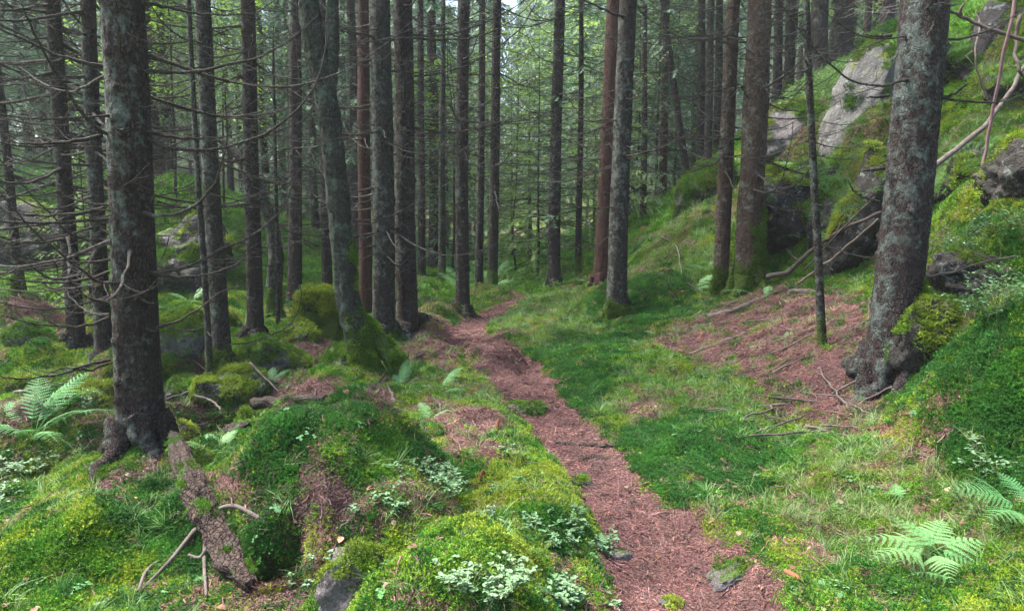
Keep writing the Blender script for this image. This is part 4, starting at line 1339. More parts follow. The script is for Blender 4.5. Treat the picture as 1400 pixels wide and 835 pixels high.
gB = np.random.default_rng(77)
placed = [(v_[1][0], v_[1][1]) for v_ in ROOT.values()]
cand = []
for _ in range(6000):
    yy = 15 + 50 * gB.random() ** 1.05
    xx = gB.uniform(-1, 1) * (.88 * yy + 3)
    cand.append((xx, yy))
nb = 0
for xx, yy in cand:
    if nb >= 175:
        break
    if abs(xx - np.interp(yy, path_pts[:, 1], path_pts[:, 0])) < (1.6 if yy < 26 else 1.0):
        continue
    if yy < 19 and -7 < xx < 7.5 and gB.random() < .7:
        continue
    md = min((xx - a_) ** 2 + (yy - b__) ** 2 for a_, b__ in placed)
    if md < (1.35 + .012 * yy) ** 2:
        continue
    placed.append((xx, yy))
    kq = KINDS_[gB.integers(5)]
    side = 'left bank' if xx < -4 else ('right hill' if xx > 6 else 'dim middle')
    if gB.random() < .3 and yy > 22:      # younger growth in between, green to the ground
        yk = young[gB.integers(3)]
        copy_tree('young_spruce', [('trunk', yk[0], 0, None), ('crown', yk[1], 0, M['needles'])], (xx + .9, yy, on_ground(xx + .9, yy) - .03), gB.uniform(0, 6.28), gB.uniform(.8, 1.8),
                  'shaded young spruce growing between the far trunks, ' + side, 'tree', 'young spruces between far trunks, ' + side)
    lab = {'left bank': 'slender spruce far back in the wood behind the left bank',
           'right hill': 'slender spruce far back in the wood on the right hill',
           'dim middle': 'slender spruce far back in the dim wood beyond the clearing'}[side]
    copy_tree('spruce_tree', [('trunk', kq[0], 0, None), ('crown', kq[1], 0, None), ('twig_sprays', kq[2], max(.5, kq[3] - 3.0), None)],
              (xx, yy, on_ground(xx, yy) - .05), gB.uniform(0, 6.28), gB.uniform(.8, 1.2), lab, 'tree', 'distant spruces, ' + side)
    nb += 1

YP = [(735, 15.5, 2, 'needles_fresh', 'fresh yellow green young spruce leaning over the far path', 1.0), (838, 17.5, 2, 'needles_fresh', 'bright young spruce seen past the red brown trunk', 1.0),
      (812, 19, 0, 'needles_fresh', 'small light green spruce left of the red brown trunk', 1.1), (870, 21, 2, 'needles', 'bluish young spruce beyond the grassy ridge', 1.3),
      (700, 24, 2, 'needles_fresh', 'light young spruce far down the path', 1.2), (120, 11.2, 0, 'needles_fresh', 'young green spruce behind the dark leaning trunk', .7),
      (590, 20, 2, 'needles', 'young spruce behind the mossy green pole', 1.1), (480, 21, 2, 'needles', 'dark young spruce behind the scaly leaning tree', 1.2),
      (920, 23, 2, 'needles', 'feathery grey green spruce above the ridge', 1.4), (760, 27, 2, 'needles', 'young spruce filling the gap behind the clearing trunk', 1.4),
      (790, 22, 2, 'needles_mid', 'tall light green spruce standing behind the thin dark pole', 1.9), (848, 25, 2, 'needles_mid', 'broad light green spruce far behind the red brown trunk', 2.2),
      (725, 20, 1, 'needles_mid', 'feathery light spruce just left of the clearing trunk', 1.9), (610, 24, 2, 'needles_mid', 'light spruce far behind the mossy green pole', 2.0),
      (470, 26, 2, 'needles_mid', 'light spruce far behind the scaly leaning tree', 2.0), (895, 19.5, 0, 'needles_mid', 'light green spruce beside the slender red ridge trunk', 1.5),
      (20, 14.8, 2, 'needles', 'drooping spruce above the dark bank at the far left', 1.1), (650, 28, 2, 'needles', 'young spruce in shade beyond the path bend', 1.3)]
for (u, d, kq, mt, lab, s_) in YP:
    xx = (u - 700) / FPX * d
    copy_tree('young_spruce', [('trunk', young[kq][0], 0, None), ('crown', young[kq][1], 0, M[mt])], (xx, d, on_ground(xx, d) - .03), u, s_, lab, 'tree', 'young spruces in the wood')


def leafy_mesh(name, z0, z1, rad, seed, n=2600, size=.05):
    """broad leaves held in loose sprays"""
    g = np.random.default_rng(seed)
    mb = MB()
    nc = n // 22
    c = np.stack([g.normal(size=nc) * rad * .45, g.normal(size=nc) * rad * .45, g.uniform(z0, z1, nc)], -1)
    o = np.repeat(c, 22, 0) + g.normal(size=(nc * 22, 3)) * np.array([.20, .20, .07])
    m = len(o)
    a_ = g.uniform(0, 6.28, m)
    d = np.stack([np.cos(a_), np.sin(a_), g.normal(size=m) * .3 - .15], -1)
    s_ = np.cross(d, [0, 0, 1.0])
    s_ /= np.linalg.norm(s_, axis=1)[:, None]
    l = size * g.uniform(.7, 1.5, m)[:, None]
    V = np.stack([o, o + d * l * .5 + s_ * l * .33, o + d * l, o + d * l * .5 - s_ * l * .33], 1).reshape(-1, 3)
    cc = np.repeat(g.uniform(.6, 1.25, m)[:, None] * np.ones((1, 3)), 4, 0)
    mb.add(V, None, np.arange(4 * m).reshape(-1, 4), cc)
    return mb.mesh(name, False, True)


LM = [leafy_mesh('crown', 1.6, 6.5, 1.6, 81, 4600, .075), leafy_mesh('crown', 1.2, 4.5, 1.3, 82, 4600, .075)]
for me_ in LM:
    me_.materials.append(M['leaves'])
LT, _ = trunk_mesh('trunk', 5.5, lambda z: .03 * (1 - .15 * z), (0.03, 0), .2, 8, .25, 91, 0, .2, 4)
LT.materials.append(M['bark_far'])
for (u, d, kq, s_, lab) in [(245, 14.0, 0, 1.0, 'bright leafy rowan sapling over the mossy bank on the left'), (218, 17, 0, 1.1, 'tall sunny leafy sapling up the left bank'),
                            (705, 17.5, 0, 1.0, 'bright leafy sapling over the bend of the path'), (618, 19, 1, 1.3, 'pale leafy bush beyond the path bend'),
                            (1130, 21, 0, 1.1, 'sunlit leafy bush behind the grassy crest'), (880, 23, 0, 1.3, 'sunlit leafy sapling behind the ridge'),
                            (310, 20, 0, 1.2, 'leafy sapling far behind the slim grey trunk'), (800, 30, 0, 1.5, 'far leafy tree lit by the clearing')]:
    xx = (u - 700) / FPX * d
    copy_tree('leafy_sapling', [('trunk', LT, 0, None), ('crown', LM[kq], 0, None)], (xx, d, on_ground(xx, d) - .03), u * .1, s_, lab, 'tree', 'leafy saplings')

# far wood closing the view, one mass
gF = np.random.default_rng(99)
fw = MB()
tk = np.array([(math.cos(a_), math.sin(a_)) for a_ in np.linspace(0, 6.283, 6, endpoint=False)])
for _ in range(460):
    an = gF.uniform(-1.25, 1.25)
    rr_ = gF.uniform(62, 92)
    xx, yy = rr_ * math.sin(an), rr_ * math.cos(an)
    zz = on_ground(xx, yy)
    Hh = gF.uniform(15, 22)
    fw.add(*tube(np.array([(xx, yy, zz - .5), (xx, yy, zz + Hh * .5), (xx, yy, zz + Hh)]), [.16, .11, .02], 6, False), c=(.55, .42, .36))
    m = 850
    t = gF.random(m) ** .8
    hz = zz + 1.0 + t * (Hh - 1.0)
    ra = (2.3 * (1 - t) ** .8 + .15) * gF.random(m) ** .5
    aa = gF.uniform(0, 6.283, m)
    o = np.stack([xx + ra * np.cos(aa), yy + ra * np.sin(aa), hz], -1)
    dv = np.stack([np.cos(aa), np.sin(aa), -gF.uniform(.3, 1.4, m)], -1)
    sv = np.stack([-np.sin(aa), np.cos(aa), gF.normal(size=m) * .4], -1)
    l = gF.uniform(.3, .8, m)[:, None]
    V = np.stack([o - sv * l * .18, o + sv * l * .18, o + dv * l], 1).reshape(-1, 3)
    fw.add(V, np.arange(3 * m).reshape(-1, 3), None, np.repeat(gF.uniform(.6, 1.2, m)[:, None] * np.ones((1, 3)), 3, 0))
tag(obj('far_forest', fw.mesh('far_forest', False, True), M['needles']), 'hazy spruce forest closing the view', None, None, 'stuff')

# ------------------------------------------------------------------ ground plants, scattered over the floor by the cover weights
def spikes(mb, o, d, l, w, c0, c1, seed=0):
    """narrow pointed blades: o (n,3) feet, d (n,3) unit directions, lengths l, widths w"""
    n = len(o)
    g = np.random.default_rng(seed)
    r = g.normal(size=(n, 3))
    s_ = np.cross(d, r)
    s_ /= np.linalg.norm(s_, axis=1)[:, None] + 1e-9
    w = np.broadcast_to(w, (n,))[:, None]
    l = np.broadcast_to(l, (n,))[:, None]
    V = np.stack([o - s_ * w * .5, o + s_ * w * .5, o + d * l], 1).reshape(-1, 3)
    b = g.uniform(.7, 1.2, n)[:, None]
    C = np.stack([b * c0, b * c0, b * c1], 1).reshape(-1, 3)
    mb.add(V, np.arange(3 * n).reshape(-1, 3), None, C)


def unit(a):
    return a / (np.linalg.norm(a, axis=1)[:, None] + 1e-12)


def proto_feather(seed):
    """feather moss: a loose cushion of branching sprigs"""
    g = np.random.default_rng(seed)
    mb = MB()
    n = 46
    r = .052 * np.sqrt(g.random(n))
    a_ = g.uniform(0, 6.28, n)
    foot = np.stack([r * np.cos(a_), r * np.sin(a_), np.zeros(n) - .006], -1)
    d = unit(np.stack([np.cos(a_) * r * 9 + g.normal(size=n) * .35, np.sin(a_) * r * 9 + g.normal(size=n) * .35, np.full(n, 1.0)], -1))
    L = g.uniform(.018, .038, n)
    for q in range(6):
        f = (q + .4) / 6
        o = foot + d * (L * f)[:, None]
        for s_ in range(2):
            dd = unit(d * .9 + unit(g.normal(size=(n, 3))) * .9)
            spikes(mb, o, dd, L * .38, .0042, np.array([.55, .62, .5]) + .4 * f * np.ones(3), np.array([.8, .85, .7]) + .5 * f, seed + q * 3 + s_)
    return mb.mesh('feather_moss', False, True)


def proto_star(seed):
    """haircap moss: upright shoots with starry tops"""
    g = np.random.default_rng(seed)
    mb = MB()
    n = 30
    r = .052 * np.sqrt(g.random(n))
    a_ = g.uniform(0, 6.28, n)
    foot = np.stack([r * np.cos(a_), r * np.sin(a_), np.zeros(n) - .005], -1)
    d = unit(np.stack([g.normal(size=n) * .25, g.normal(size=n) * .25, np.ones(n)], -1))
    L = g.uniform(.018, .042, n)
    for q, f in enumerate((.45, .7, .9, 1.0)):
        o = foot + d * (L * f)[:, None]
        for k_ in range(6):
            an = k_ / 6 * 6.28 + g.uniform(0, 6.28, n)
            dd = unit(np.stack([np.cos(an), np.sin(an), np.full(n, .35 + .5 * f)], -1) + d * .3)
            spikes(mb, o, dd, .012 * g.uniform(.8, 1.2, n), .0032, np.array([.6, .6, .6]) + .25 * f, np.array([.8, .85, .75]) + .45 * f, seed + q * 11 + k_)
    return mb.mesh('haircap_moss', False, True)


def proto_grass(seed, n=26, L0=.10, L1=.22):
    g = np.random.default_rng(seed)
    mb = MB()
    r = .05 * np.sqrt(g.random(n))
    a_ = g.uniform(0, 6.28, n)
    foot = np.stack([r * np.cos(a_), r * np.sin(a_), np.full(n, -.01)], -1)
    b_dir = g.uniform(0, 6.28, n)
    L = g.uniform(L0, L1, n)
    lean = g.uniform(.3, 1.3, n)
    S = 4
    t = np.linspace(0, 1, S + 1)
    hx = L[:, None] * (lean[:, None] * t ** 1.7 * .75)
    hz = L[:, None] * (t - .42 * lean[:, None] * t ** 2.3)
    p = foot[:, None, :] + np.stack([np.cos(b_dir)[:, None] * hx, np.sin(b_dir)[:, None] * hx, hz], -1)
    side = np.stack([-np.sin(b_dir), np.cos(b_dir), np.zeros(n)], -1)[:, None, :]
    w = (.0016 * (1 - t ** 2) + .0003)[None, :, None]
    A, B_ = p - side * w, p + side * w
    V = np.stack([A, B_], 2).reshape(-1, 3)
    i = (np.arange(n)[:, None] * (S + 1) + np.arange(S)[None, :]).reshape(-1) * 2
    Q = np.stack([i, i + 1, i + 3, i + 2], -1)
    b = g.uniform(.65, 1.2, n)
    dry = g.random(n) < .2
    C = b[:, None] * np.where(dry[:, None], np.array([1.25, 1.0, .9]), np.array([.9, 1.05, .9]))
    mb.add(V, None, Q, np.repeat(C, 2 * (S + 1), 0))
    return mb.mesh('grass_tuft', False, True)


def proto_needles(seed):
    """fallen spruce needles and bits of bark and twig"""
    g = np.random.default_rng(seed)
    mb = MB()
    n = 130
    o = np.stack([g.uniform(-.065, .065, n), g.uniform(-.065, .065, n), g.uniform(.001, .012, n)], -1)
    an = g.uniform(0, 6.28, n)
    d = unit(np.stack([np.cos(an), np.sin(an), g.normal(size=n) * .18], -1))
    l = g.uniform(.007, .019, n)
    s_ = np.stack([-np.sin(an), np.cos(an), g.normal(size=n) * .5], -1)
    w = g.uniform(.0005, .0010, n)[:, None]
    V = np.stack([o - s_ * w, o + s_ * w, o + d * l[:, None] + s_ * w * .6, o + d * l[:, None] - s_ * w * .6], 1).reshape(-1, 3)
    b = g.uniform(.35, 1.5, n)[:, None] * (np.ones((n, 3)) + g.normal(size=(n, 1)) * np.array([[.0, .10, .12]]))
    mb.add(V, None, np.arange(4 * n).reshape(-1, 4), np.repeat(np.clip(b, .1, 2.2), 4, 0))
    for q in range(5):
        p0 = np.array([g.uniform(-.05, .05), g.uniform(-.05, .05), .006])
        an = g.uniform(0, 6.28)
        l = g.uniform(.02, .06)
        p = np.stack([p0 + np.array([math.cos(an), math.sin(an), g.normal() * .1]) * l * t for t in (0, .5, 1)])
        p[1] += g.normal(size=3) * .003
        mb.add(*tube(p, g.uniform(.0012, .0028), 4), c=np.ones(3) * g.uniform(.35, 1.3))
    for q in range(4):      # flakes of bark
        p0 = np.array([g.uniform(-.06, .06), g.uniform(-.06, .06), .008])
        e = g.normal(size=(4, 3)) * np.array([.007, .007, .002])
        e = np.array([[-1, -1, 0], [1, -1, 0], [1, 1, 0], [-1, 1, 0]]) * .0035 + e * .4
        mb.add(p0 + e, None, [[0, 1, 2, 3]], c=np.ones(3) * g.uniform(.3, 1.5))
    return mb.mesh('needle_litter', False, True)


def proto_herb(seed):
    """small three leaved woodland herb"""
    g = np.random.default_rng(seed)
    mb = MB()
    for q in range(5):
        a_ = g.uniform(0, 6.28)
        h = g.uniform(.02, .06)
        p = np.array([math.cos(a_) * g.uniform(.0, .05), math.sin(a_) * g.uniform(0, .05), 0])
        top = p + np.array([g.normal() * .01, g.normal() * .01, h])
        mb.add(*tube(np.stack([p, (p + top) / 2 + g.normal(size=3) * .003, top]), .0008, 3, False), c=(.5, .5, .4))
        for k_ in range(3):
            an = k_ * 2.09 + g.uniform(0, 6)
            d = np.array([math.cos(an), math.sin(an), -.15])
            s_ = np.array([-math.sin(an), math.cos(an), 0])
            l = g.uniform(.013, .022)
            V = [top, top + d * l * .5 + s_ * l * .42 + [0, 0, .002], top + d * l + s_ * l * .3, top + d * l * .9, top + d * l - s_ * l * .3, top + d * l * .5 - s_ * l * .42 + [0, 0, .002]]
            mb.add(V, [[0, 1, 2], [0, 2, 3], [0, 3, 4], [0, 4, 5]], None, np.ones(3) * g.uniform(.8, 1.2))
    return mb.mesh('herb', False, True)


def proto_leaflit(seed):
    g = np.random.default_rng(seed)
    mb = MB()
    t = np.linspace(0, 1, 7)
    L, w = .045, .016
    ww = w * np.sin(np.pi * t) ** .8
    zc = .008 * np.sin(t * 3) + .004
    A = np.stack([t * L, ww, zc + .004], -1)
    B_ = np.stack([t * L, -ww, zc + .004], -1)
    Mv = np.stack([t * L, 0 * t, zc], -1)
    V = np.stack([A, Mv, B_], 1).reshape(-1, 3)
    Q = []
    for i in range(6):
        Q += [[3 * i, 3 * i + 1, 3 * i + 4, 3 * i + 3], [3 * i + 1, 3 * i + 2, 3 * i + 5, 3 * i + 4]]
    mb.add(V, None, Q, c=(1, 1, 1))
    return mb.mesh('dry_leaf', True, True)


def protos(name, fn, seeds):
    c = bpy.data.collections.new('source_' + name)
    for q in seeds:
        me = fn(q)
        me.materials.append(M['inst'])
        c.objects.link(bpy.data.objects.new(me.name + '_source', me))
    return c


PR = {'feather': protos('feather', proto_feather, range(500, 504)), 'star': protos('star', proto_star, range(510, 514)),
      'grass': protos('grass', proto_grass, range(520, 525)), 'needle': protos('needle', proto_needles, range(530, 534)),
      'herb': protos('herb', proto_herb, range(540, 543)), 'leaf': protos('leaf', proto_leaflit, range(550, 552))}


def normals(x, y, e=.04):
    dx = (ground(x + e, y, False) - ground(x - e, y, False)) / (2 * e)
    dy = (ground(x, y + e, False) - ground(x, y - e, False)) / (2 * e)
    return unit(np.stack([-dx, -dy, np.ones_like(dx)], -1))


def eulers(nrm, yaw, tilt=1.0, jit=.15, g=None):
    n = unit(nrm * tilt + np.array([0, 0, 1.0]) * (1 - tilt) + g.normal(size=nrm.shape) * jit)
    t0 = np.stack([np.cos(yaw), np.sin(yaw), np.zeros_like(yaw)], -1)
    t = unit(t0 - n * (t0 * n).sum(1)[:, None])
    b = np.cross(n, t)
    ry = -np.arcsin(np.clip(t[:, 2], -1, 1))
    return np.stack([np.arctan2(b[:, 2], n[:, 2]), ry, np.arctan2(t[:, 1], t[:, 0])], -1)


def scatter(name, pts, rot, scl, icol, coll, label, nproto):
    g = np.random.default_rng(abs(hash(name)) % 1000 if False else len(pts) % 997)
    me = bpy.data.meshes.new(name)
    n = len(pts)
    me.vertices.add(n)
    me.vertices.foreach_set('co', np.asarray(pts, np.float32).ravel())
    me.attributes.new('rot', 'FLOAT_VECTOR', 'POINT').data.foreach_set('vector', np.asarray(rot, np.float32).ravel())
    me.attributes.new('scl', 'FLOAT', 'POINT').data.foreach_set('value', np.asarray(scl, np.float32))
    me.attributes.new('pick', 'INT', 'POINT').data.foreach_set('value', g.integers(0, nproto, n).astype(np.int32))
    c4 = np.ones((n, 4), np.float32)
    c4[:, :3] = icol
    me.attributes.new('icol', 'FLOAT_COLOR', 'POINT').data.foreach_set('color', c4.ravel())
    o = obj(name, me)
    tag(o, label, None, None, 'stuff')
    ng = bpy.data.node_groups.new(name + '_scatter', 'GeometryNodeTree')
    ng.interface.new_socket('Geometry', in_out='INPUT', socket_type='NodeSocketGeometry')
    ng.interface.new_socket('Geometry', in_out='OUTPUT', socket_type='NodeSocketGeometry')
    gi, go = ng.nodes.new('NodeGroupInput'), ng.nodes.new('NodeGroupOutput')
    ci = ng.nodes.new('GeometryNodeCollectionInfo')
    ci.inputs['Collection'].default_value = coll
    ci.inputs['Separate Children'].default_value = True
    ci.inputs['Reset Children'].default_value = True
    ip = ng.nodes.new('GeometryNodeInstanceOnPoints')
    ip.inputs['Pick Instance'].default_value = True

    def na(nm, ty):
        nd = ng.nodes.new('GeometryNodeInputNamedAttribute')
        nd.data_type = ty
        nd.inputs['Name'].default_value = nm
        return [s_ for s_ in nd.outputs if s_.enabled and s_.name == 'Attribute'][0]
    ln = ng.links.new
    ln(gi.outputs[0], ip.inputs['Points'])
    ln(ci.outputs[0], ip.inputs['Instance'])
    ln(na('pick', 'INT'), ip.inputs['Instance Index'])
    e2r = ng.nodes.new('FunctionNodeEulerToRotation')
    ln(na('rot', 'FLOAT_VECTOR'), e2r.inputs[0])
    ln(e2r.outputs[0], ip.inputs['Rotation'])
    ln(na('scl', 'FLOAT'), ip.inputs['Scale'])
    ln(ip.outputs[0], go.inputs[0])
    md = o.modifiers.new('scatter', 'NODES')
    md.node_group = ng
    return o


gs = np.random.default_rng(1234)


def candidates(n, dmin, dmax, powr, half=.93):
    """points round the viewer's side of the place, thinner with distance"""
    u = gs.random(n)
    e = 2 - powr
    d = (dmin ** e + u * (dmax ** e - dmin ** e)) ** (1 / e)
    a_ = gs.uniform(-half, half, n)
    x, y = d * np.sin(a_), d * np.cos(a_)
    return x, y, d


# colours: base albedo of each plant, shifted from clump to clump
x, y, d = candidates(330000, 1.25, 17, 1.15)
W5 = cover(x, y)
z = ground(x, y)
nrm = normals(x, y)
rnd = gs.random(len(x))
cum = np.cumsum(W5, 0)
kind = (rnd[None] > cum).sum(0).clip(0, 4)         # 0 litter 1 dark 2 yellow 3 grass 4 vivid
_sw, _pt = gs.random(len(x)), fbm(x * 4.2, y * 4.2, 33.0, 3)
kind = np.where((kind == 2) & (_pt > .42), 4, np.where((kind == 4) & (_pt < -.40), 2, np.where((kind == 4) & (_pt > .62), 1, np.where((kind == 1) & (_pt < -.45), 4, kind))))   # mosses grow into each other in patches
kind = np.where((kind == 2) & (_sw < .14), 4, np.where((kind == 2) & (_sw > .93), 1, np.where((kind == 4) & (_sw < .12), 2, np.where((kind == 4) & (_sw > .85), 1, np.where((kind == 1) & (_sw < .14), 4, kind)))))   # mosses grow into each other
yaw = gs.uniform(0, 6.28, len(x))
sz = 1 + .10 * np.maximum(d - 3, 0)
hue = fbm(x * 1.7, y * 1.7, 2.2, 3)
hue2 = noise3(x * 6, y * 6, 7.2)
pdd = path_d(x, y)
P3 = np.stack([x, y, z], -1)


def jitcol(c, m, a_=.22):
    c = np.asarray(c)
    b = np.exp(gs.normal(size=m) * a_)[:, None]
    return np.clip(c * b * (1 + gs.normal(size=(m, 3)) * .06), .002, 1)


ZM = zone([(320, 660), (370, 560), (520, 570), (600, 640), (560, 720), (450, 760), (350, 730)])
ZS = [zone([(225, 560), (235, 500), (330, 490), (300, 570), (270, 620), (235, 620)]), zone([(345, 800), (340, 750), (400, 740), (430, 800)]), zone([(20, 640), (30, 600), (110, 600), (120, 640)])]
C_Y = np.array([.255, .31, .028])
C_V = np.array([.098, .215, .016])
C_D = np.array([.032, .115, .020])
C_G = np.array([.13, .21, .075])
C_L = np.array([.142, .071, .062])

m = kind == 2
cy = C_Y * (1 - .25 * sstep(0, .8, hue[m]))[:, None] * np.stack([1 - .35 * sstep(-.1, .6, -hue[m]), np.ones(m.sum()), np.ones(m.sum())], -1)
scatter('yellow_moss', P3[m], eulers(nrm[m], yaw[m], .9, .15, gs), sz[m] * gs.uniform(.6, .95, m.sum()), jitcol(cy, m.sum(), .15), PR['feather'],
        'yellow green feather moss in soft cushions', 4)
m = (kind == 4) | ((kind == 3) & (gs.random(len(x)) < .75))
cv = C_V[None] * np.stack([1 + .9 * sstep(0, .6, hue[m]), 1 + .25 * sstep(0, .6, hue[m]), np.ones(m.sum())], -1)
scatter('green_moss', P3[m], eulers(nrm[m], yaw[m], .9, .15, gs), sz[m] * gs.uniform(.55, .9, m.sum()), jitcol(cv, m.sum(), .18), PR['feather'],
        'vivid green moss carpeting the forest floor', 4)
m = kind == 1
cd = C_D[None] * np.stack([1 + .6 * sstep(0, .6, hue2[m]), 1 + .5 * sstep(0, .6, hue2[m]), np.ones(m.sum())], -1)
scatter('haircap_moss', P3[m], eulers(nrm[m], yaw[m], .7, .15, gs), sz[m] * gs.uniform(.6, .95, m.sum()), jitcol(cd, m.sum(), .2), PR['star'],
        'dark green haircap moss beside the path and on the mound', 4)
m = ((kind == 0) & (gs.random(len(x)) < .18 + .85 * sstep(-.25, .2, fbm(x * 2.1, y * 2.1, 50.0, 3)))) | ((kind == 3) & (gs.random(len(x)) < .3)) | ((gs.random(len(x)) < .06) & (_pt > .1))
cl = C_L[None] * (1 + .35 * hue2[m])[:, None] * (1 - .65 * np.maximum.reduce([inside(q_, x[m], y[m], .2) for q_ in ZS]))[:, None] * (1 - .4 * inside(ZM, x[m], y[m], .25))[:, None]     # litter coloured darker in the hollows, old brown needles on the mound
scatter('needle_litter', P3[m] + [0, 0, .002], eulers(nrm[m], yaw[m], 1, .08, gs), sz[m] * gs.uniform(.65, 1.25, m.sum()), jitcol(cl, m.sum(), .4), PR['needle'],
        'red brown spruce needle litter on path and bare ground', 4)
# grass
gm_ = (W5[3] > .25) & (gs.random(len(x)) < .07 * np.clip(W5[3] * 1.3, 0, 1))
sp_mask = (gs.random(len(x)) < .012) & (pdd > .05)
m = gm_ | sp_mask
dryness = sstep(-.2, .7, fbm(x[m] * .9, y[m] * .9, 4.4, 3))[:, None]
cg = C_G[None] * (1 - .32 * dryness) + np.array([.24, .20, .11])[None] * .32 * dryness
scatter('grass', P3[m], eulers(nrm[m], yaw[m], .5, .2, gs), (sz[m] ** .8) * gs.uniform(.3, .75, m.sum()), jitcol(cg, m.sum(), .2), PR['grass'],
        'fine pale woodland grass in thin tufts', 5)
# small herbs
x2, y2, d2 = candidates(2800, 1.4, 13, 1.1)
w2 = cover(x2, y2)
keep = (path_d(x2, y2) > .04) & (gs.random(len(x2)) < .15 + .8 * sstep(0, .6, noise3(x2 * 1.3, y2 * 1.3, 15)))
x2, y2, d2 = x2[keep], y2[keep], d2[keep]
scatter('woodland_herbs', np.stack([x2, y2, ground(x2, y2) + .01], -1), eulers(normals(x2, y2), gs.uniform(0, 6.28, len(x2)), .6, .2, gs),
        gs.uniform(.5, 1.0, len(x2)), jitcol(np.array([.065, .165, .055]), len(x2), .3), PR['herb'], 'small green woodland herbs among the moss', 3)
x2, y2, d2 = candidates(1100, 1.5, 14, 1.0)
scatter('fallen_leaves', np.stack([x2, y2, ground(x2, y2) + .018], -1), eulers(normals(x2, y2), gs.uniform(0, 6.28, len(x2)), .9, .25, gs),
        gs.uniform(.5, 1.1, len(x2)), jitcol(np.where(gs.random((len(x2), 1)) < .35, np.array([.21, .17, .10]), np.array([.15, .075, .045])), len(x2), .3), PR['leaf'],
        'scattered dry leaves on moss and path', 2)

# farther off: coarser tufts of grass, moss and ferny ground cover
x, y, d = candidates(42000, 14, 42, 1.3)
W5 = cover(x, y)
z = ground(x, y)
nrm = normals(x, y, .2)
kind = (gs.random(len(x))[None] > np.cumsum(W5, 0)).sum(0).clip(0, 4)
yaw = gs.uniform(0, 6.28, len(x))
m = kind != 0
tab = np.array([C_L, C_D * 1.6, C_Y, C_G, C_V * 1.1])
scatter('far_moss', np.stack([x, y, z], -1)[m], eulers(nrm[m], yaw[m], .8, .2, gs), (gs.uniform(2.2, 4.5, m.sum())), jitcol(tab[kind[m]], m.sum(), .25), PR['feather'],
        'mossy ground cover far back among the trunks', 4)
m = (gs.random(len(x)) < .12) & (kind != 0)
scatter('far_grass', np.stack([x, y, z], -1)[m], eulers(nrm[m], yaw[m], .4, .2, gs), (gs.uniform(1.0, 2.0, m.sum())), jitcol(np.array([.13, .24, .085]), m.sum(), .25), PR['grass'],
        'pale grass far back among the trunks', 5)

# grass hanging from the overgrown rocks
gp, gn = [], []
for o, me in ROCKS:
    if me.materials[0].name not in ('granite_overgrown',) or o.location.y < 6:
        continue
    A = np.array(Matrix.LocRotScale(o.location, o.rotation_euler, o.scale))
    nv = len(me.vertices)
    V = np.zeros(nv * 3, np.float32)
    me.vertices.foreach_get('co', V)
    Nn = np.zeros(nv * 3, np.float32)
    me.vertices.foreach_get('normal', Nn)
    V = V.reshape(-1, 3) @ A[:3, :3].T + A[:3, 3]
    Nn = Nn.reshape(-1, 3) @ A[:3, :3].T
    kk = np.where((Nn[:, 2] + .5 * noise3(V[:, 0] * 3, V[:, 1] * 3, V[:, 2] * 3) > .45) & (gs.random(nv) < .16))[0]
    gp.append(V[kk])
    gn.append(unit(Nn[kk] + [0, -.5, .1]))
gp, gn = np.vstack(gp), np.vstack(gn)
scatter('ledge_grass', gp, eulers(gn, gs.uniform(0, 6.28, len(gp)), 1, .25, gs), gs.uniform(.5, 1.0, len(gp)), jitcol(np.array([.12, .22, .06]), len(gp), .25), PR['grass'],
        'long grass hanging over the rock ledges', 5)

# moss on the boulders and over the mossed feet of trees
mp, mn, mc = [], [], []
for o, me in ROCKS:
    mt = me.materials[0].name
    w = {'granite_mossy': 1.0, 'granite': .35, 'granite_dark': .45, 'granite_pale': .4, 'granite_overgrown': .62}[mt]
    if 'swelling' in o['label']:
        w = 1.0
    A = np.array(Matrix.LocRotScale(o.location, o.rotation_euler, o.scale))
    nv = len(me.vertices)
    V = np.zeros(nv * 3, np.float32)
    me.vertices.foreach_get('co', V)
    Nn = np.zeros(nv * 3, np.float32)
    me.vertices.foreach_get('normal', Nn)
    V = V.reshape(-1, 3) @ A[:3, :3].T + A[:3, 3]
    Nn = Nn.reshape(-1, 3) @ A[:3, :3].T
    area = np.prod(sorted(o.dimensions)[1:]) * 2.2
    dd = np.hypot(o.location.x, o.location.y)
    want = int(min(nv, area * 1300 * (3 / dd) ** .9))
    idx = gs.choice(nv, want, replace=False)
    V, Nn = V[idx], Nn[idx]
    f = .55 * Nn[:, 2] + .75 * fbm(V[:, 0] * 2.2, V[:, 1] * 2.2, V[:, 2] * 2.2, 4)
    kk = f > (1.0 - .95 * w) * .8
    kk &= V[:, 2] > ground(V[:, 0], V[:, 1]) - .03
    mp.append(V[kk])
    mn.append(Nn[kk])
    yl = sstep(-.3, .5, noise3(V[kk][:, 0] * 1.3, V[kk][:, 1] * 1.3, 4.0))[:, None]
    mc.append(C_Y * .8 * yl + C_V * .75 * (1 - yl))
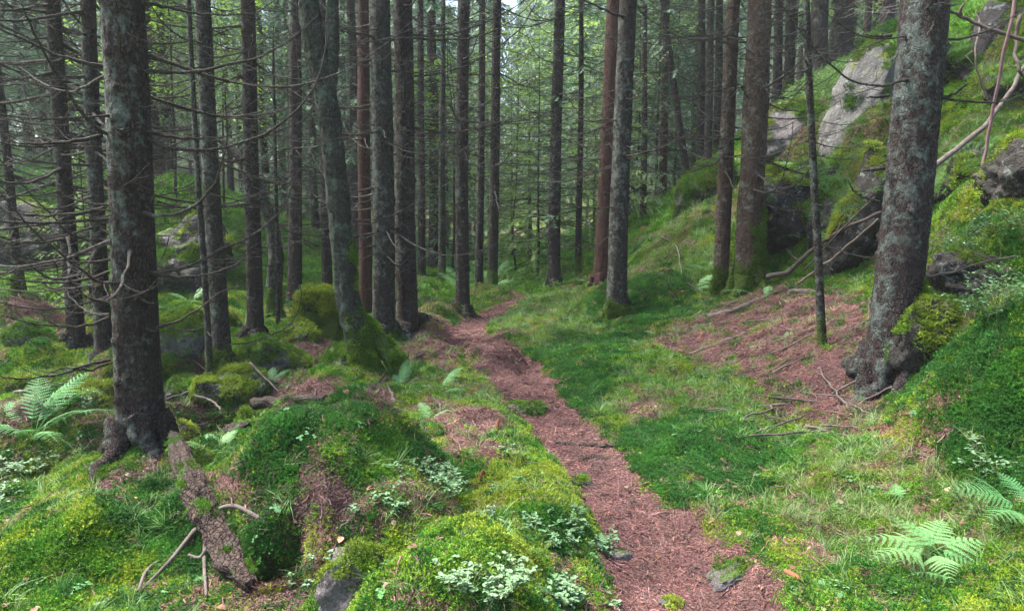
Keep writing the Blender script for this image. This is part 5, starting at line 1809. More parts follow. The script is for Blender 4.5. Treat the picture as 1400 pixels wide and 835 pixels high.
for key, hm_, wt in (('rough18', .9, .8), ('peel17', .5, .5), ('lich15', .35, .6), ('grey', .35, .9), ('big20', .75, .75), ('left23', .5, .8), ('pair7', .3, .5), ('mid9', .25, .5)):
    o = ROOT[key][0]
    tr = [c_ for c_ in o.children if c_.name.startswith('trunk')][0]
    nv = len(tr.data.vertices)
    V = np.zeros(nv * 3, np.float32)
    tr.data.vertices.foreach_get('co', V)
    Nn = np.zeros(nv * 3, np.float32)
    tr.data.vertices.foreach_get('normal', Nn)
    V, Nn = V.reshape(-1, 3), Nn.reshape(-1, 3)
    f = 1.1 * (1 - V[:, 2] / hm_) + 1.0 * fbm(V[:, 0] * 4 + 3, V[:, 1] * 4, V[:, 2] * 3, 4) + ((1.0 * Nn[:, 0] - .55) if key == 'big20' else .5 * Nn[:, 0] if key == 'rough18' else 0)
    kk = np.where((f > 1.05 - .5 * wt) & (V[:, 2] > -.1) & (V[:, 2] < hm_ * 1.3))[0]
    kk = kk[gs.random(len(kk)) < min(1, 2600 / max(1, len(kk)))]
    mp.append(V[kk] + np.array(o.location))
    mn.append(Nn[kk])
    mc.append(np.broadcast_to(C_V * np.array([.75, .6, .8]), (len(kk), 3)))
for o in list(r5.children) + list(rA.children):
    if o.name.startswith('branch'):
        continue
    nv = len(o.data.vertices)
    V = np.zeros(nv * 3, np.float32)
    o.data.vertices.foreach_get('co', V)
    Nn = np.zeros(nv * 3, np.float32)
    o.data.vertices.foreach_get('normal', Nn)
    V, Nn = V.reshape(-1, 3), Nn.reshape(-1, 3)
    f = (.62 if o.name.startswith('root') else (.95 if o.name.startswith('trunk') and o.parent is rA else .62) * (1 - V[:, 2] / 1.3)) + .9 * fbm(V[:, 0] * 4, V[:, 1] * 4, V[:, 2] * 4, 4) + .35 * Nn[:, 0] + .2 * Nn[:, 2]
    kk = np.where(f > .80)[0]
    kk = kk[gs.random(len(kk)) < .35]
    mp.append(V[kk] + np.array(o.parent.location))
    mn.append(Nn[kk])
    mc.append(np.broadcast_to(C_V * np.array([.9, .75, .8]), (len(kk), 3)))
LOGMOSS = []
mp, mn, mc = np.vstack(mp), np.vstack(mn), np.vstack(mc)
dd = np.hypot(mp[:, 0], mp[:, 1])
scatter('boulder_moss', mp, eulers(mn, gs.uniform(0, 6.28, len(mp)), 1, .2, gs), (.6 + .09 * np.maximum(dd - 3, 0)) * gs.uniform(.6, 1.2, len(mp)), jitcol(mc, len(mp), .3),
        PR['feather'], 'moss growing over the boulders and the feet of trees', 4)

# ------------------------------------------------------------------ ferns
def frond_mesh(seed, pairs=15, wide=.42, tri=False):
    """one frond 1 m long along +X, arching; pinnae cut into small lobes"""
    g = np.random.default_rng(seed)
    mb = MB()
    t = np.linspace(0, 1, 24)
    X_ = t * .97
    Z_ = .34 * t - .42 * t ** 2.3
    R_ = np.stack([X_, .03 * np.sin(t * 3 + seed), Z_], -1)
    mb.add(*tube(R_, np.linspace(.008, .0015, 24), 4, False), c=(.7, .75, .55))
    for k_ in range(pairs):
        f = .22 + .76 * (k_ + .5) / pairs
        prof = ((1 - (f - .22) / .78) ** .85) if tri else (math.sin(math.pi * ((f - .22) / .78 * .82 + .18)) ** .8)
        L = wide * prof * g.uniform(.9, 1.1)
        o = np.array([np.interp(f, t, R_[:, q]) for q in range(3)])
        for sg in (-1, 1):
            d = np.array([.42, sg * .9, -.05 + g.normal() * .06])
            d /= np.linalg.norm(d)
            n_ = max(5, int(L / .022))
            for q in range(n_):
                ff = (q + .3) / n_
                droop = np.array([0, 0, -.22 * L * ff ** 2])
                p = o + d * L * ff + droop
                ll = (.062 if tri else .023) * prof * (1 - ff) ** .7 + .006
                for s2 in (-1, 1):
                    dd = d * .45 + s2 * np.array([d[1], -d[0], 0]) * .9
                    dd = dd / np.linalg.norm(dd)
                    w = L / n_ * .42
                    tip = p + dd * ll + np.array([0, 0, -.1 * ll])
                    md = p + dd * ll * .55
                    V = [p - d * w * .9, p + d * w * .9, md + d * w * .95, tip, md - d * w * .7]
                    mb.add(V, [[0, 1, 2], [0, 2, 4], [4, 2, 3]], None, np.ones(3) * g.uniform(.85, 1.15) * (1.05 - .2 * f))
    return mb.mesh('frond', False, True)


FR = [frond_mesh(600 + q, 14 + q % 3, .22) for q in range(3)] + [frond_mesh(610 + q, 9, .42, True) for q in range(2)]
FRP = []
for me_ in FR:
    c_ = me_.copy()
    me_.materials.append(M['fern'])
    c_.materials.append(M['fern_pale'])
    FRP.append(c_)


def fern(label, u, v, fronds, pale=False, d=None, seed=0, stem=0.0, group='ferns'):
    """fronds: list of (bearing deg from +X anticlockwise, length m, pitch deg, mesh)"""
    p = at(u, v) if d is None else np.array([P(u, v, d)[0], d, on_ground(P(u, v, d)[0], d)])
    r_ = empty('fern', p + [0, 0, -.01], label, 'fern', group)
    g = np.random.default_rng(seed + 5000)
    for a_, L, pt, k_ in fronds:
        o = obj('frond', (FRP if pale else FR)[k_], None, r_, (g.normal() * .02, g.normal() * .02, stem))
        o.rotation_euler = (g.normal() * .15, R(-pt), R(a_))
        o.scale = (L, L, L)
    return r_


fern('large bluish fern on the hummock left of the biggest trunk', 45, 592, [(10, .62, 22, 0), (38, .55, 40, 1), (75, .5, 50, 2), (150, .5, 30, 0), (-40, .45, 10, 1), (200, .45, 20, 2), (110, .55, 55, 0), (60, .62, 48, 1), (-5, .5, 30, 2), (-75, .4, 20, 0)], False, 5.2, 1)
fern('upright fern frond right of the mossy root', 553, 532, [(75, .34, 62, 0), (20, .2, 40, 1), (130, .22, 40, 2)], False, None, 2)
fern('fern frond spreading over grass in front of the path hump', 600, 536, [(40, .36, 40, 1), (160, .2, 20, 0), (-20, .24, 15, 2)], False, None, 3)
fern('small pale fern between the log and the moss mound', 585, 576, [(120, .25, 35, 0), (20, .2, 30, 1)], True, None, 4)
fern('pale spreading fern low in grass at the right of the path', 1275, 775, [(165, .34, 8, 3), (190, .30, 4, 4), (120, .28, 25, 3), (50, .26, 22, 4), (-5, .30, 12, 3), (-50, .22, 0, 4), (-100, .22, -4, 3)], True, None, 5, .07)
fern('pale flat fern frond nearest the bottom of the right slope', 1300, 805, [(170, .2, 6, 4), (10, .26, 6, 3), (-30, .2, 0, 4)], True, None, 6, .05)
fern('fern arching in at the edge under the shrubby mound', 1408, 715, [(170, .33, 22, 0), (200, .28, 8, 3), (140, .26, 40, 1), (100, .25, 40, 2)], False, None, 7, .04)
fern('small fern left of the pale spreading fern', 1245, 690, [(160, .16, 8, 3), (20, .16, 10, 4), (80, .14, 20, 3)], True, None, 8, .03)
fern('pale fern in bright moss behind the broken log', 290, 622, [(175, .34, 20, 0), (10, .3, 15, 1), (60, .26, 35, 2), (120, .26, 30, 0)], True, None, 9)
fern('pair of pale fern fronds on moss left of the needle slope', 866, 462, [(175, .28, 14, 3), (10, .25, 12, 4), (80, .2, 20, 3)], True, None, 10, .04)
fern('pale fern frond at the edge of the needle slope', 898, 462, [(150, .2, 14, 3), (-10, .22, 8, 4)], True, None, 11, .04)
fern('long fern lying out below the rough grey trunk', 1046, 412, [(178, .55, 12, 0), (5, .5, 14, 1), (60, .3, 30, 2)], False, None, 12, .05)
fern('white green fern frond behind the lichen speckled trunk', 815, 396, [(178, .5, 16, 0), (0, .5, 12, 1), (70, .4, 20, 2)], True, None, 13, .08)
fern('fern on the grassy slope left of the peeling trunk', 945, 398, [(30, .55, 30, 0), (160, .4, 20, 1), (-20, .45, 15, 2)], False, None, 14)
fern('tiny fern in the middle of the needle slope', 1080, 466, [(170, .16, 16, 3), (10, .18, 14, 4), (90, .14, 30, 3)], False, None, 15, .02)
fern('small fern in front of the round grey boulder', 368, 528, [(30, .28, 40, 0), (150, .26, 36, 1), (-60, .22, 16, 2), (90, .25, 50, 1)], False, None, 16)
fern('fern hanging on the ledge beside the purple grey boulder', 1098, 232, [(185, .5, 8, 0), (150, .45, 20, 1), (-5, .5, 10, 2), (60, .4, 30, 0)], False, None, 17)
fern('fern sprouting above the dark overhanging block', 1062, 246, [(180, .45, 10, 1), (20, .5, 12, 0), (100, .4, 30, 2)], True, None, 18)
fern('little fern before the dark rock face', 1105, 300, [(175, .35, 6, 0), (20, .3, 6, 1)], True, 9.0, 19, .3)
fern('fern by the peeling trunk foot', 975, 372, [(165, .4, 20, 1), (20, .4, 16, 0), (80, .3, 40, 2)], False, None, 20)
fern('small fern in the hollow below the green mossy stump', 440, 500, [(175, .22, 14, 3), (10, .22, 14, 4)], True, None, 21, .02)
fern('fern in green moss right of the slim grey trunk', 335, 448, [(20, .5, 30, 0), (160, .45, 25, 1), (80, .4, 50, 2)], False, None, 22)
fern('fern behind the purple fallen trunk', 258, 415, [(20, .55, 25, 0), (160, .5, 25, 1), (70, .5, 40, 2), (-30, .4, 10, 0)], True, None, 23)
gfe = np.random.default_rng(62)
nf_ = 0
while nf_ < 28:     # the ferny clearing beyond the bend
    d_ = gfe.uniform(14, 27)
    u_ = gfe.uniform(600, 745)
    x_ = (u_ - 700) / FPX * d_
    if abs(x_ - np.interp(d_, path_pts[:, 1], path_pts[:, 0])) < .45:
        continue
    r_ = empty('fern', (x_, d_, on_ground(x_, d_)), 'pale fern in the clearing beyond the path bend', 'fern', 'ferns in the far clearing')
    for q in range(4):
        o = obj('frond', FRP[gfe.integers(3)], None, r_)
        o.rotation_euler = (gfe.normal() * .15, -gfe.uniform(.3, .9), q * 1.26 + gfe.uniform(-.3, .3))
        s_ = gfe.uniform(.45, .75)
        o.scale = (s_, s_, s_)
    nf_ += 1


# ------------------------------------------------------------------ bilberry shrubs
def bilberry_parts(seed, n, rad, h, leaf=.018):
    g = np.random.default_rng(seed)
    st, lv = MB(), MB()
    for q in range(n):
        a_ = g.uniform(0, 6.28)
        r0 = rad * .75 * math.sqrt(g.random())
        p0 = np.array([r0 * math.cos(a_), r0 * math.sin(a_), -.02])
        out = np.array([math.cos(a_) * g.uniform(.0, .7) + g.normal() * .3, math.sin(a_) * g.uniform(0, .7) + g.normal() * .3, 1.0])
        L = h * g.uniform(.55, 1.15)
        t = np.linspace(0, 1, 7)
        pp = p0 + out * L * t[:, None] + np.cumsum(g.normal(size=(7, 3)), 0) * L * .05
        st.add(*tube(pp, np.linspace(.0017, .0007, 7), 4, False))
        stems = [pp]
        for b in range(g.integers(2, 5)):
            i_ = g.integers(2, 6)
            an = g.uniform(0, 6.28)
            dd = np.array([math.cos(an), math.sin(an), g.uniform(.2, .9)])
            l = L * g.uniform(.25, .5)
            b_ = pp[i_] + dd * l * np.linspace(0, 1, 5)[:, None] + np.cumsum(g.normal(size=(5, 3)), 0) * l * .05
            st.add(*tube(b_, np.linspace(.0011, .0006, 5), 3, False))
            stems.append(b_)
        for sm in stems:
            m = 9 if sm is pp else 7
            for k_ in range(m):
                f = g.uniform(.3, 1.0) * (len(sm) - 1)
                i_ = min(int(f), len(sm) - 2)
                o = sm[i_] + (sm[i_ + 1] - sm[i_]) * (f - i_)
                an = g.uniform(0, 6.28)
                d = np.array([math.cos(an), math.sin(an), g.uniform(-.25, .45)])
                d /= np.linalg.norm(d)
                s_ = np.cross(d, [0, 0, 1.0]) + g.normal(size=3) * .25
                s_ /= np.linalg.norm(s_)
                l = leaf * g.uniform(.65, 1.25)
                up = np.cross(s_, d) * l * .10
                V = [o, o + d * l * .3 + s_ * l * .29 + up, o + d * l * .7 + s_ * l * .24 + up, o + d * l, o + d * l * .7 - s_ * l * .24 + up, o + d * l * .3 - s_ * l * .29 + up,
                     o + d * l * .5]
                lv.add(V, [[0, 1, 6], [1, 2, 6], [2, 3, 6], [3, 4, 6], [4, 5, 6], [5, 0, 6]], None, np.ones(3) * g.uniform(.75, 1.2))
    return st.mesh('stems'), lv.mesh('foliage', False, True)


def bilberry(label, u, v, n, rad, h, leaf=.018, seed=0, d=None, mat='bilberry'):
    p = at(u, v) if d is None else np.array([P(u, v, d)[0], d, on_ground(P(u, v, d)[0], d)])
    r_ = empty('bilberry_shrub', p, label, 'shrub', 'bilberry shrubs')
    a_, b_2 = bilberry_parts(seed + 700, n, rad, h, leaf)
    obj('stems', a_, M['stem'], r_)
    obj('foliage', b_2, M[mat], r_)


bilberry('widest pale bilberry clump, on the mound behind the yellow moss', 585, 672, 34, .22, .15, .022, 1)
bilberry('loose bilberry sprigs hanging at the left of the widest clump', 540, 692, 9, .10, .10, .02, 2)
bilberry('single bright bilberry sprig on the brown mossy mound', 487, 702, 4, .05, .07, .022, 3)
bilberry('bilberry clump on the bank over the path edge', 755, 730, 26, .17, .12, .020, 4)
bilberry('bilberry sprigs leaning out over the needle path', 812, 752, 15, .10, .11, .021, 5)
bilberry('bilberry clump on the yellow moss, nearest the viewer', 668, 800, 24, .15, .11, .020, 6)
bilberry('bilberry sprigs with large pale leaves at the foot of the bank', 765, 822, 12, .10, .10, .027, 7)
bilberry('small bilberry sprig at the lower path edge', 838, 838, 7, .07, .07, .026, 8)
bilberry('low bilberry between the two yellow moss cushions', 690, 712, 12, .10, .07, .017, 9)
bilberry('tall bilberry in front of the shrubby mound', 1345, 655, 9, .08, .20, .022, 10)
bilberry('pale bilberry under the large bluish fern', 25, 618, 22, .20, .20, .026, 11, 4.9)
bilberry('bilberry at the left edge beside the bright moss', 10, 690, 12, .15, .10, .024, 12)
bilberry('bilberry sprig at the mouth of the dark hole', 440, 762, 5, .06, .07, .02, 13)
bilberry('bilberry sprig on needles below the dark hole', 405, 800, 5, .05, .05, .02, 14)
bilberry('bilberry patch on the bank left of the path stones', 690, 622, 12, .12, .07, .018, 15)
bilberry('bilberry with dark leaves over the shrubby mound', 1392, 520, 40, .36, .17, .017, 16, 3.75, 'bilberry_dk')
bilberry('dark bilberry bush at the left foot of the shrubby mound', 1345, 560, 26, .25, .15, .017, 17, 3.85, 'bilberry_dk')
bilberry('dark bilberry bush on the slope right of the thick trunk', 1350, 345, 40, .45, .22, .022, 18, None, 'bilberry_dk')
bilberry('dark bilberry bush above the dark pocket in the slope', 1395, 320, 40, .40, .22, .022, 19, None, 'bilberry_dk')
bilberry('bilberry on the fern hummock behind the wet grey rock', 95, 560, 22, .22, .16, .02, 20, None, 'bilberry_dk')


# ------------------------------------------------------------------ logs, poles, sticks
def rough_disp(seed, amp, fz=8):
    def f(n, sides, a):
        zz = np.linspace(0, n * .05, n)[:, None]
        return 1 + amp * fbm(np.cos(a)[None] * 1.8 + seed, np.sin(a)[None] * 1.8, zz * fz, 4)
    return f


def ground_pts(px, lift, dz=None):
    out = []
    for i, q in enumerate(px):
        if len(q) == 3:
            out.append(P(*q))
        else:
            p = at(*q, 4.9) if 330 < q[0] < 610 and 480 < q[1] < 572 else at(*q)
            p[2] += lift
            out.append(p)
    return np.array(out)


def rod(name, cat, label, px, r0, r1, mat, seed=0, sides=10, amp=.12, group=None, lift=None, twigs=0, n=40):
    pts = ground_pts(px, r0 * .8 if lift is None else lift)
    c0 = pts[0].copy()
    q = catmull(pts - c0, n)
    g = np.random.default_rng(seed + 8000)
    t = np.linspace(0, 1, n)
    q = q + np.stack([noise3(t * 7, seed, .1), noise3(t * 7, seed, 5.1), noise3(t * 7, seed, 9.1)], -1) * min(r0 * .9, .02)
    mb = MB().add(*tube(q, np.linspace(r0, r1, n), sides, True, rough_disp(seed, amp)))
    o = obj(name, mb.mesh(name), M[mat], None, c0)
    tag(o, label, cat, group)
    for k_ in range(twigs):
        i_ = int(g.uniform(.2, .95) * n)
        d = g.normal(size=3) + np.array([0, 0, .5])
        d /= np.linalg.norm(d)
        l = g.uniform(.1, .3)
        w = q[i_] + d * np.linspace(0, l, 6)[:, None] + np.cumsum(g.normal(size=(6, 3)), 0) * .008
        obj('twig', MB().add(*tube(w, np.linspace(max(r1, .003), .001, 6), 5)).mesh('twig'), M[mat], o)
    return o


# the broken log below the big trunk
lp = ground_pts([(238, 632), (262, 690), (290, 735), (318, 790), (345, 822)], .075)
lp[0, 2] += .10
lp[1, 2] += .06
c0 = lp[0].copy()
q = catmull(lp - c0, 160)


def log_disp(n, sides, a):
    zz = np.linspace(0, n * .05, n)[:, None]
    k_ = 1 + .20 * fbm(np.cos(a)[None] * 1.5 + 3, np.sin(a)[None] * 1.5, zz * 1.2, 4) + .12 * fbm(np.cos(a)[None] * 7, np.sin(a)[None] * 7 + 3, zz * .8, 3)
    pl = noise3(np.cos(a)[None] * 1.6 + 9, np.sin(a)[None] * 1.6, zz * 1.1)
    k_ = k_ - .16 * sstep(.12, .2, pl)          # bark fallen off in plates
    groove = 1 - .25 * np.exp(-((np.cos(a - 1.2)[None] - .9 + .3 * np.sin(zz * 3)) ** 2) * 18)
    ends = np.ones((n, 1)) * np.minimum(1, np.linspace(.72, 3, n))[:, None]
    return k_ * groove * ends


lr = np.interp(np.linspace(0, 1, 160), [0, .1, .45, .75, 1], [.04, .06, .075, .062, .028])
lo = obj('broken_log', MB().add(*tube(q, lr, 64, True, log_disp)).mesh('broken_log'), M['log'], None, c0)
tag(lo, 'broken rotten log with peeling bark below the thickest trunk', 'log')
gl = np.random.default_rng(71)
for i_, (a0, a1) in enumerate([((246, 628), (264, 655))]):
    w = catmull(np.array([at(*a0), (at(*a0) + at(*a1)) / 2 + [0, 0, .02], at(*a1)]) - c0 + [0, -.03, .13], 16)
    obj('splinter', MB().add(*tube(w, np.linspace(.010, .004, 16), 6, True, rough_disp(i_, .5))).mesh('splinter'), M['wood_raw'], lo)
for i_, px in enumerate([[(283, 728), (320, 705), (366, 728)], [(272, 745), (250, 762), (205, 790), (190, 822)], [(268, 748), (235, 778), (200, 815)], [(284, 752), (280, 780), (283, 830)], [(292, 762), (275, 775), (258, 772)]]):
    w = ground_pts(px, .05) - c0
    w[0, 2] += .04
    obj('branch_stub', MB().add(*tube(catmull(w, 20), np.linspace(.012, .006, 20) if i_ else np.linspace(.012, .010, 20), 7)).mesh('branch_stub'), M['stick'], lo)

rod('log', 'log', 'short mossy log lying across behind the moss mound', [(346, 552, 5.3), (395, 548, 5.3), (445, 546, 5.3)], .045, .04, 'root', 1, 22, .2)
rod('log', 'log', 'cut log end lying by the stream below the grey trunk', [(312, 596), (340, 592)], .05, .05, 'root', 2, 22, .2)
rod('fallen_log', 'log', 'bare purple brown trunk lying behind the biggest trunk', [(215, 432, 9.2), (250, 450, 9.2), (290, 467, 9.3)], .05, .045, 'log_red', 3, 16, .12)
rod('root', 'root', 'gnarled mossy root lying from the leaning trunk to the right', [(480, 552), (505, 541), (545, 510), (580, 488)], .042, .02, 'root', 4, 20, .30, twigs=3)
rod('root', 'root', 'dead root end sticking up over the moss mound', [(575, 488), (560, 496), (538, 500)], .013, .007, 'root', 5, 12, .3, twigs=2)
rod('fallen_branch', 'branch', 'thick grey branch lying on the needle slope', [(968, 436), (1000, 428), (1035, 414), (1050, 408)], .035, .03, 'stick', 6, 14, .2)
rod('fallen_branch', 'branch', 'thick grey branch lying on needles behind the sapling', [(1080, 402), (1115, 402), (1148, 405)], .035, .03, 'stick', 7, 14, .2)
rod('fallen_branch', 'branch', 'mossy branch lying below the peeling trunk', [(945, 438), (975, 420), (1000, 405)], .03, .02, 'log_mossy', 8, 12, .2)
rod('fallen_branch', 'branch', 'long pale stick pointing down the needle slope', [(935, 488), (985, 470), (1040, 447), (1078, 430)], .016, .011, 'stick', 9, 10, .15, twigs=2)
rod('fallen_branch', 'branch', 'thin grey stick below the long pale one', [(950, 490), (1010, 482), (1080, 470)], .010, .007, 'stick', 10, 8, .15)
rod('fallen_branch', 'branch', 'grey stick lying behind the sapling foot', [(1060, 452), (1110, 450), (1165, 440)], .014, .008, 'stick', 11, 8, .15, twigs=2)
rod('fallen_branch', 'branch', 'thin forked stick on the upper needle slope', [(1058, 455), (1085, 435), (1112, 412)], .012, .008, 'stick', 12, 8, .15, twigs=1)
rod('fallen_branch', 'branch', 'dark crooked branch propped against the dark rock face', [(1048, 379, 8.8), (1080, 370, 8.6), (1110, 342, 8.3), (1150, 315, 7.9), (1205, 290, 7.5)], .032, .018, 'stick_dark', 13, 12, .3, twigs=3)
rod('fallen_branch', 'branch', 'straight brown stick leaning up to the thick trunk', [(1090, 388, 7.6), (1140, 352, 7.1), (1200, 300, 6.5)], .015, .011, 'stick', 14, 8, .15)
rod('fallen_branch', 'branch', 'thin dark stick crossing behind the sapling', [(1100, 370, 8.2), (1150, 315, 7.6), (1195, 270, 7.0)], .012, .008, 'stick_dark', 15, 8, .15)
rod('leaning_pole', 'pole', 'long grey dead pole leaning down the slope behind the thick trunk', [(1255, 246, 6.6), (1300, 210, 6.6), (1345, 172, 6.7), (1378, 130, 6.8), (1402, 90, 6.9)], .028, .018, 'stick', 16, 12, .12)
rod('leaning_pole', 'pole', 'slender reddish dead pole standing steeply on the slope', [(1342, 242, 5.9), (1350, 190, 5.9), (1365, 110, 5.8), (1380, 40, 5.7), (1392, -20, 5.7)], .012, .014, 'log_red', 17, 10, .12)
rod('hanging_branch', 'branch', 'dark dead branch reaching down from above the slope', [(1295, 12, 6.2), (1320, 26, 6.2), (1360, 42, 6.1), (1410, 58, 6.0)], .012, .018, 'stick_dark', 18, 10, .15, twigs=2)
rod('hanging_branch', 'branch', 'thin drooping dead branch between pole and thick trunk', [(1340, 35, 6.3), (1333, 75, 6.2), (1340, 110, 6.2), (1352, 140, 6.2)], .009, .005, 'stick', 19, 8, .15, twigs=2)
rod('hanging_branch', 'branch', 'crooked dead branch at the edge of the dark crag', [(1395, 20, 6.3), (1388, 60, 6.3), (1392, 90, 6.2), (1400, 110, 6.2)], .018, .010, 'stick_dark', 20, 8, .2, twigs=1)
rod('fallen_branch', 'branch', 'dead twiggy branch lying on the mossy slope at the right', [(1270, 246), (1310, 236), (1360, 224), (1395, 222)], .012, .007, 'stick_dark', 21, 8, .15, twigs=4, lift=.08)
rod('fallen_branch', 'branch', 'pale thin branch over the dark pocket in the slope', [(1268, 378, 4.9), (1300, 372, 4.8), (1345, 358, 4.7), (1390, 350, 4.6)], .009, .006, 'stick', 22, 8, .15, twigs=3)
rod('fallen_branch', 'branch', 'short bare stick poking from the right edge of the slope', [(1405, 400, 4.4), (1392, 410, 4.4), (1380, 415, 4.4)], .014, .007, 'stick', 23, 8, .15, twigs=1)
rod('stick', 'stick', 'pale straight stick on litter below the thick trunk', [(1232, 585), (1240, 605), (1249, 635)], .008, .006, 'stick', 24, 8, .1)
rod('stick', 'stick', 'pale branched stick on dark moss left of the broken log', [(152, 675), (180, 700), (210, 716)], .007, .004, 'stick', 25, 8, .1, twigs=2)
rod('stick', 'stick', 'short stick across dark moss beside the broken log', [(150, 718), (190, 718), (222, 717)], .006, .004, 'stick', 26, 8, .1)
rod('stick', 'stick', 'small pale stick standing in moss below the biggest trunk', [(122, 700), (135, 722)], .006, .004, 'stick', 27, 8, .1)
rod('stick', 'stick', 'pinkish stick crossing the mound top by the bright moss', [(495, 597), (505, 588)], .01, .008, 'wood_raw', 28, 8, .1)
rod('stick', 'stick', 'curved dead twig on the front of the brown mound', [(392, 675), (430, 692), (462, 718), (466, 735)], .006, .004, 'stick', 29, 8, .1, twigs=2)
rod('stick', 'stick', 'dark curving twig low on the brown mound', [(340, 718), (372, 708), (405, 702), (428, 690)], .005, .003, 'stick_dark', 30, 8, .1, twigs=1)
rod('stick', 'stick', 'grey stick leaning against the round mossy boulder', [(342, 496, 6.3), (362, 516, 6.2), (385, 538, 6.1)], .011, .008, 'stick', 32, 8, .1)
rod('fallen_branch', 'branch', 'dead bough lying down to the stream by the grey trunk', [(255, 598), (285, 585), (320, 570), (340, 555)], .018, .012, 'stick_dark', 34, 10, .2, twigs=3, lift=.05)
rod('fallen_branch', 'branch', 'brown bough bent up beside the mossy hummock', [(265, 540, 5.9), (290, 548, 5.9), (302, 560, 5.8)], .012, .010, 'stick', 35, 8, .2)
rod('fallen_branch', 'branch', 'pale stick slanting through bright moss by the stream', [(290, 632), (305, 620), (325, 606)], .014, .012, 'stick_dark', 36, 8, .2)
rod('fallen_branch', 'branch', 'splintered stick pointing up by the leaning trunk foot', [(500, 566), (512, 548), (520, 538)], .014, .008, 'stick', 38, 8, .2, lift=.05)
rod('fallen_branch', 'branch', 'dark upright root spike beside the leaning trunk foot', [(540, 560), (535, 545), (530, 535)], .016, .008, 'stick_dark', 39, 8, .3, lift=.06)
rod('fallen_branch', 'branch', 'bare branch lying from the root towards the path', [(548, 553), (580, 558), (622, 566)], .012, .008, 'stick', 40, 8, .2, twigs=3)
rod('crossing_root', 'root', 'dark root crossing the path above the pale stone', [(758, 610), (785, 612), (815, 613), (850, 612)], .017, .012, 'root', 41, 10, .25, lift=.024)
rod('crossing_root', 'root', 'root lump in the path between the two path stones', [(795, 632), (812, 630), (832, 633)], .022, .014, 'root', 42, 10, .3, lift=.024)
rod('crossing_root', 'root', 'dark root below the stone at the narrow bend of the path', [(700, 552), (730, 556), (765, 560)], .016, .012, 'root', 43, 10, .3, lift=.024)
rod('crossing_root', 'root', 'thin root lying along the left path edge', [(668, 618), (690, 608), (735, 606)], .008, .005, 'stick_dark', 44, 8, .2)
rod('fallen_branch', 'branch', 'branch with bent end lying on the ridge grass', [(905, 330), (925, 345), (932, 385)], .012, .008, 'stick', 45, 8, .1, lift=.08)
rod('fallen_branch', 'branch', 'grey branch lying in moss at the far left', [(20, 545), (60, 540), (100, 532), (150, 536)], .014, .008, 'stick', 46, 8, .2, twigs=3, lift=.06)
rod('fallen_branch', 'branch', 'thin bough on moss behind the biggest trunk left side', [(60, 522), (100, 515), (150, 500)], .010, .006, 'stick', 47, 8, .2, twigs=2, lift=.06)

# loose sticks on the needle slope, the path and under the trunks
gst = np.random.default_rng(88)
SM = []
for q in range(6):
    L = 1.0
    t = np.linspace(0, 1, 12)
    pp = np.stack([t, np.cumsum(gst.normal(size=12)) * .02, np.abs(np.cumsum(gst.normal(size=12))) * .008], -1)
    me_ = MB().add(*tube(pp, np.linspace(.014, .008, 12), 6, True, rough_disp(q, .2))).mesh('stick')
    me_.materials.append(M['stick' if q % 3 else 'stick_dark'])
    SM.append(me_)


def loose(n, box, lmin, lmax, label, group):
    k_ = 0
    while k_ < n:
        u, v = gst.uniform(box[0], box[2]), gst.uniform(box[1], box[3])
        p = at(u, v)
        if cover(p[:1], p[1:2])[0, 0] < .35:
            if gst.random() > .03:
                continue
        a_ = gst.uniform(0, 6.28)
        L = gst.uniform(lmin, lmax)
        e = on_ground(p[0] + L * math.cos(a_), p[1] + L * math.sin(a_))
        o = obj('stick', SM[gst.integers(6)], None, None, (p[0], p[1], p[2] + .012))
        o.rotation_euler = (0, -math.atan2(e - p[2], L), a_)
        o.scale = (L, L * .9 + .1, L * .9 + .1)
        tag(o, label, 'stick', group)
        k_ += 1


loose(70, (930, 385, 1200, 590), .15, .8, 'dead stick lying among others on the needle slope', 'sticks on the needle slope')
loose(60, (690, 480, 1030, 835), .04, .2, 'little twig lying on the needle path', 'twigs on the needle path')
loose(22, (540, 540, 700, 640), .1, .35, 'dead stick among the litter around the moss mound', 'sticks around the moss mound')
loose(34, (225, 465, 545, 540), .2, .7, 'dead stick in the debris around the stream and old roots', 'debris sticks by the stream')
loose(14, (960, 700, 1300, 835), .06, .25, 'small stick on the litter beside the lower path', 'sticks beside the lower path')
loose(14, (150, 560, 340, 700), .1, .4, 'stick lying near the foot of the thickest trunk', 'sticks by the thickest trunk')

# small stones trodden into the path
gpb = np.random.default_rng(99)
PB = [boulder_mesh('stone', 1, .8, .55, 70 + q, 8, .14, 3) for q in range(4)]
for q, me_ in enumerate(PB):
    me_.materials.append(M['rock' if q % 2 else 'rock_dark'])
k_ = 0
while k_ < 34:
    f = gpb.uniform(1, 11)
    i_ = int(f)
    c_ = path_pts[i_] + (path_pts[i_ + 1] - path_pts[i_]) * (f - i_) + gpb.normal(size=2) * .16
    s_ = gpb.uniform(.012, .042)
    o = obj('stone', PB[gpb.integers(4)], None, None, (c_[0], c_[1], on_ground(c_[0], c_[1]) + s_ * .12))
    o.scale = (s_, s_, s_)
    o.rotation_euler = (gpb.normal() * .2, gpb.normal() * .2, gpb.uniform(0, 6.28))
    tag(o, 'little stone trodden into the needle path', 'stone', 'little stones on the path')
    k_ += 1

# ------------------------------------------------------------------ stump, cones
ps = P(432, 470, 8.6)
ps[2] = on_ground(ps[0], 8.6)
t = np.linspace(0, 1, 26)
q = np.stack([.03 * np.sin(t * 3), 0 * t, -.15 + t * .62], -1)


def st_disp(n, sides, a):
    zz = np.linspace(0, 1, n)[:, None]
    return 1 + .35 * fbm(np.cos(a)[None] * 1.4 + 8, np.sin(a)[None] * 1.4, zz * 3, 4) + .5 * np.exp(-zz * 5) * np.maximum(0, np.cos(3 * a))[None]


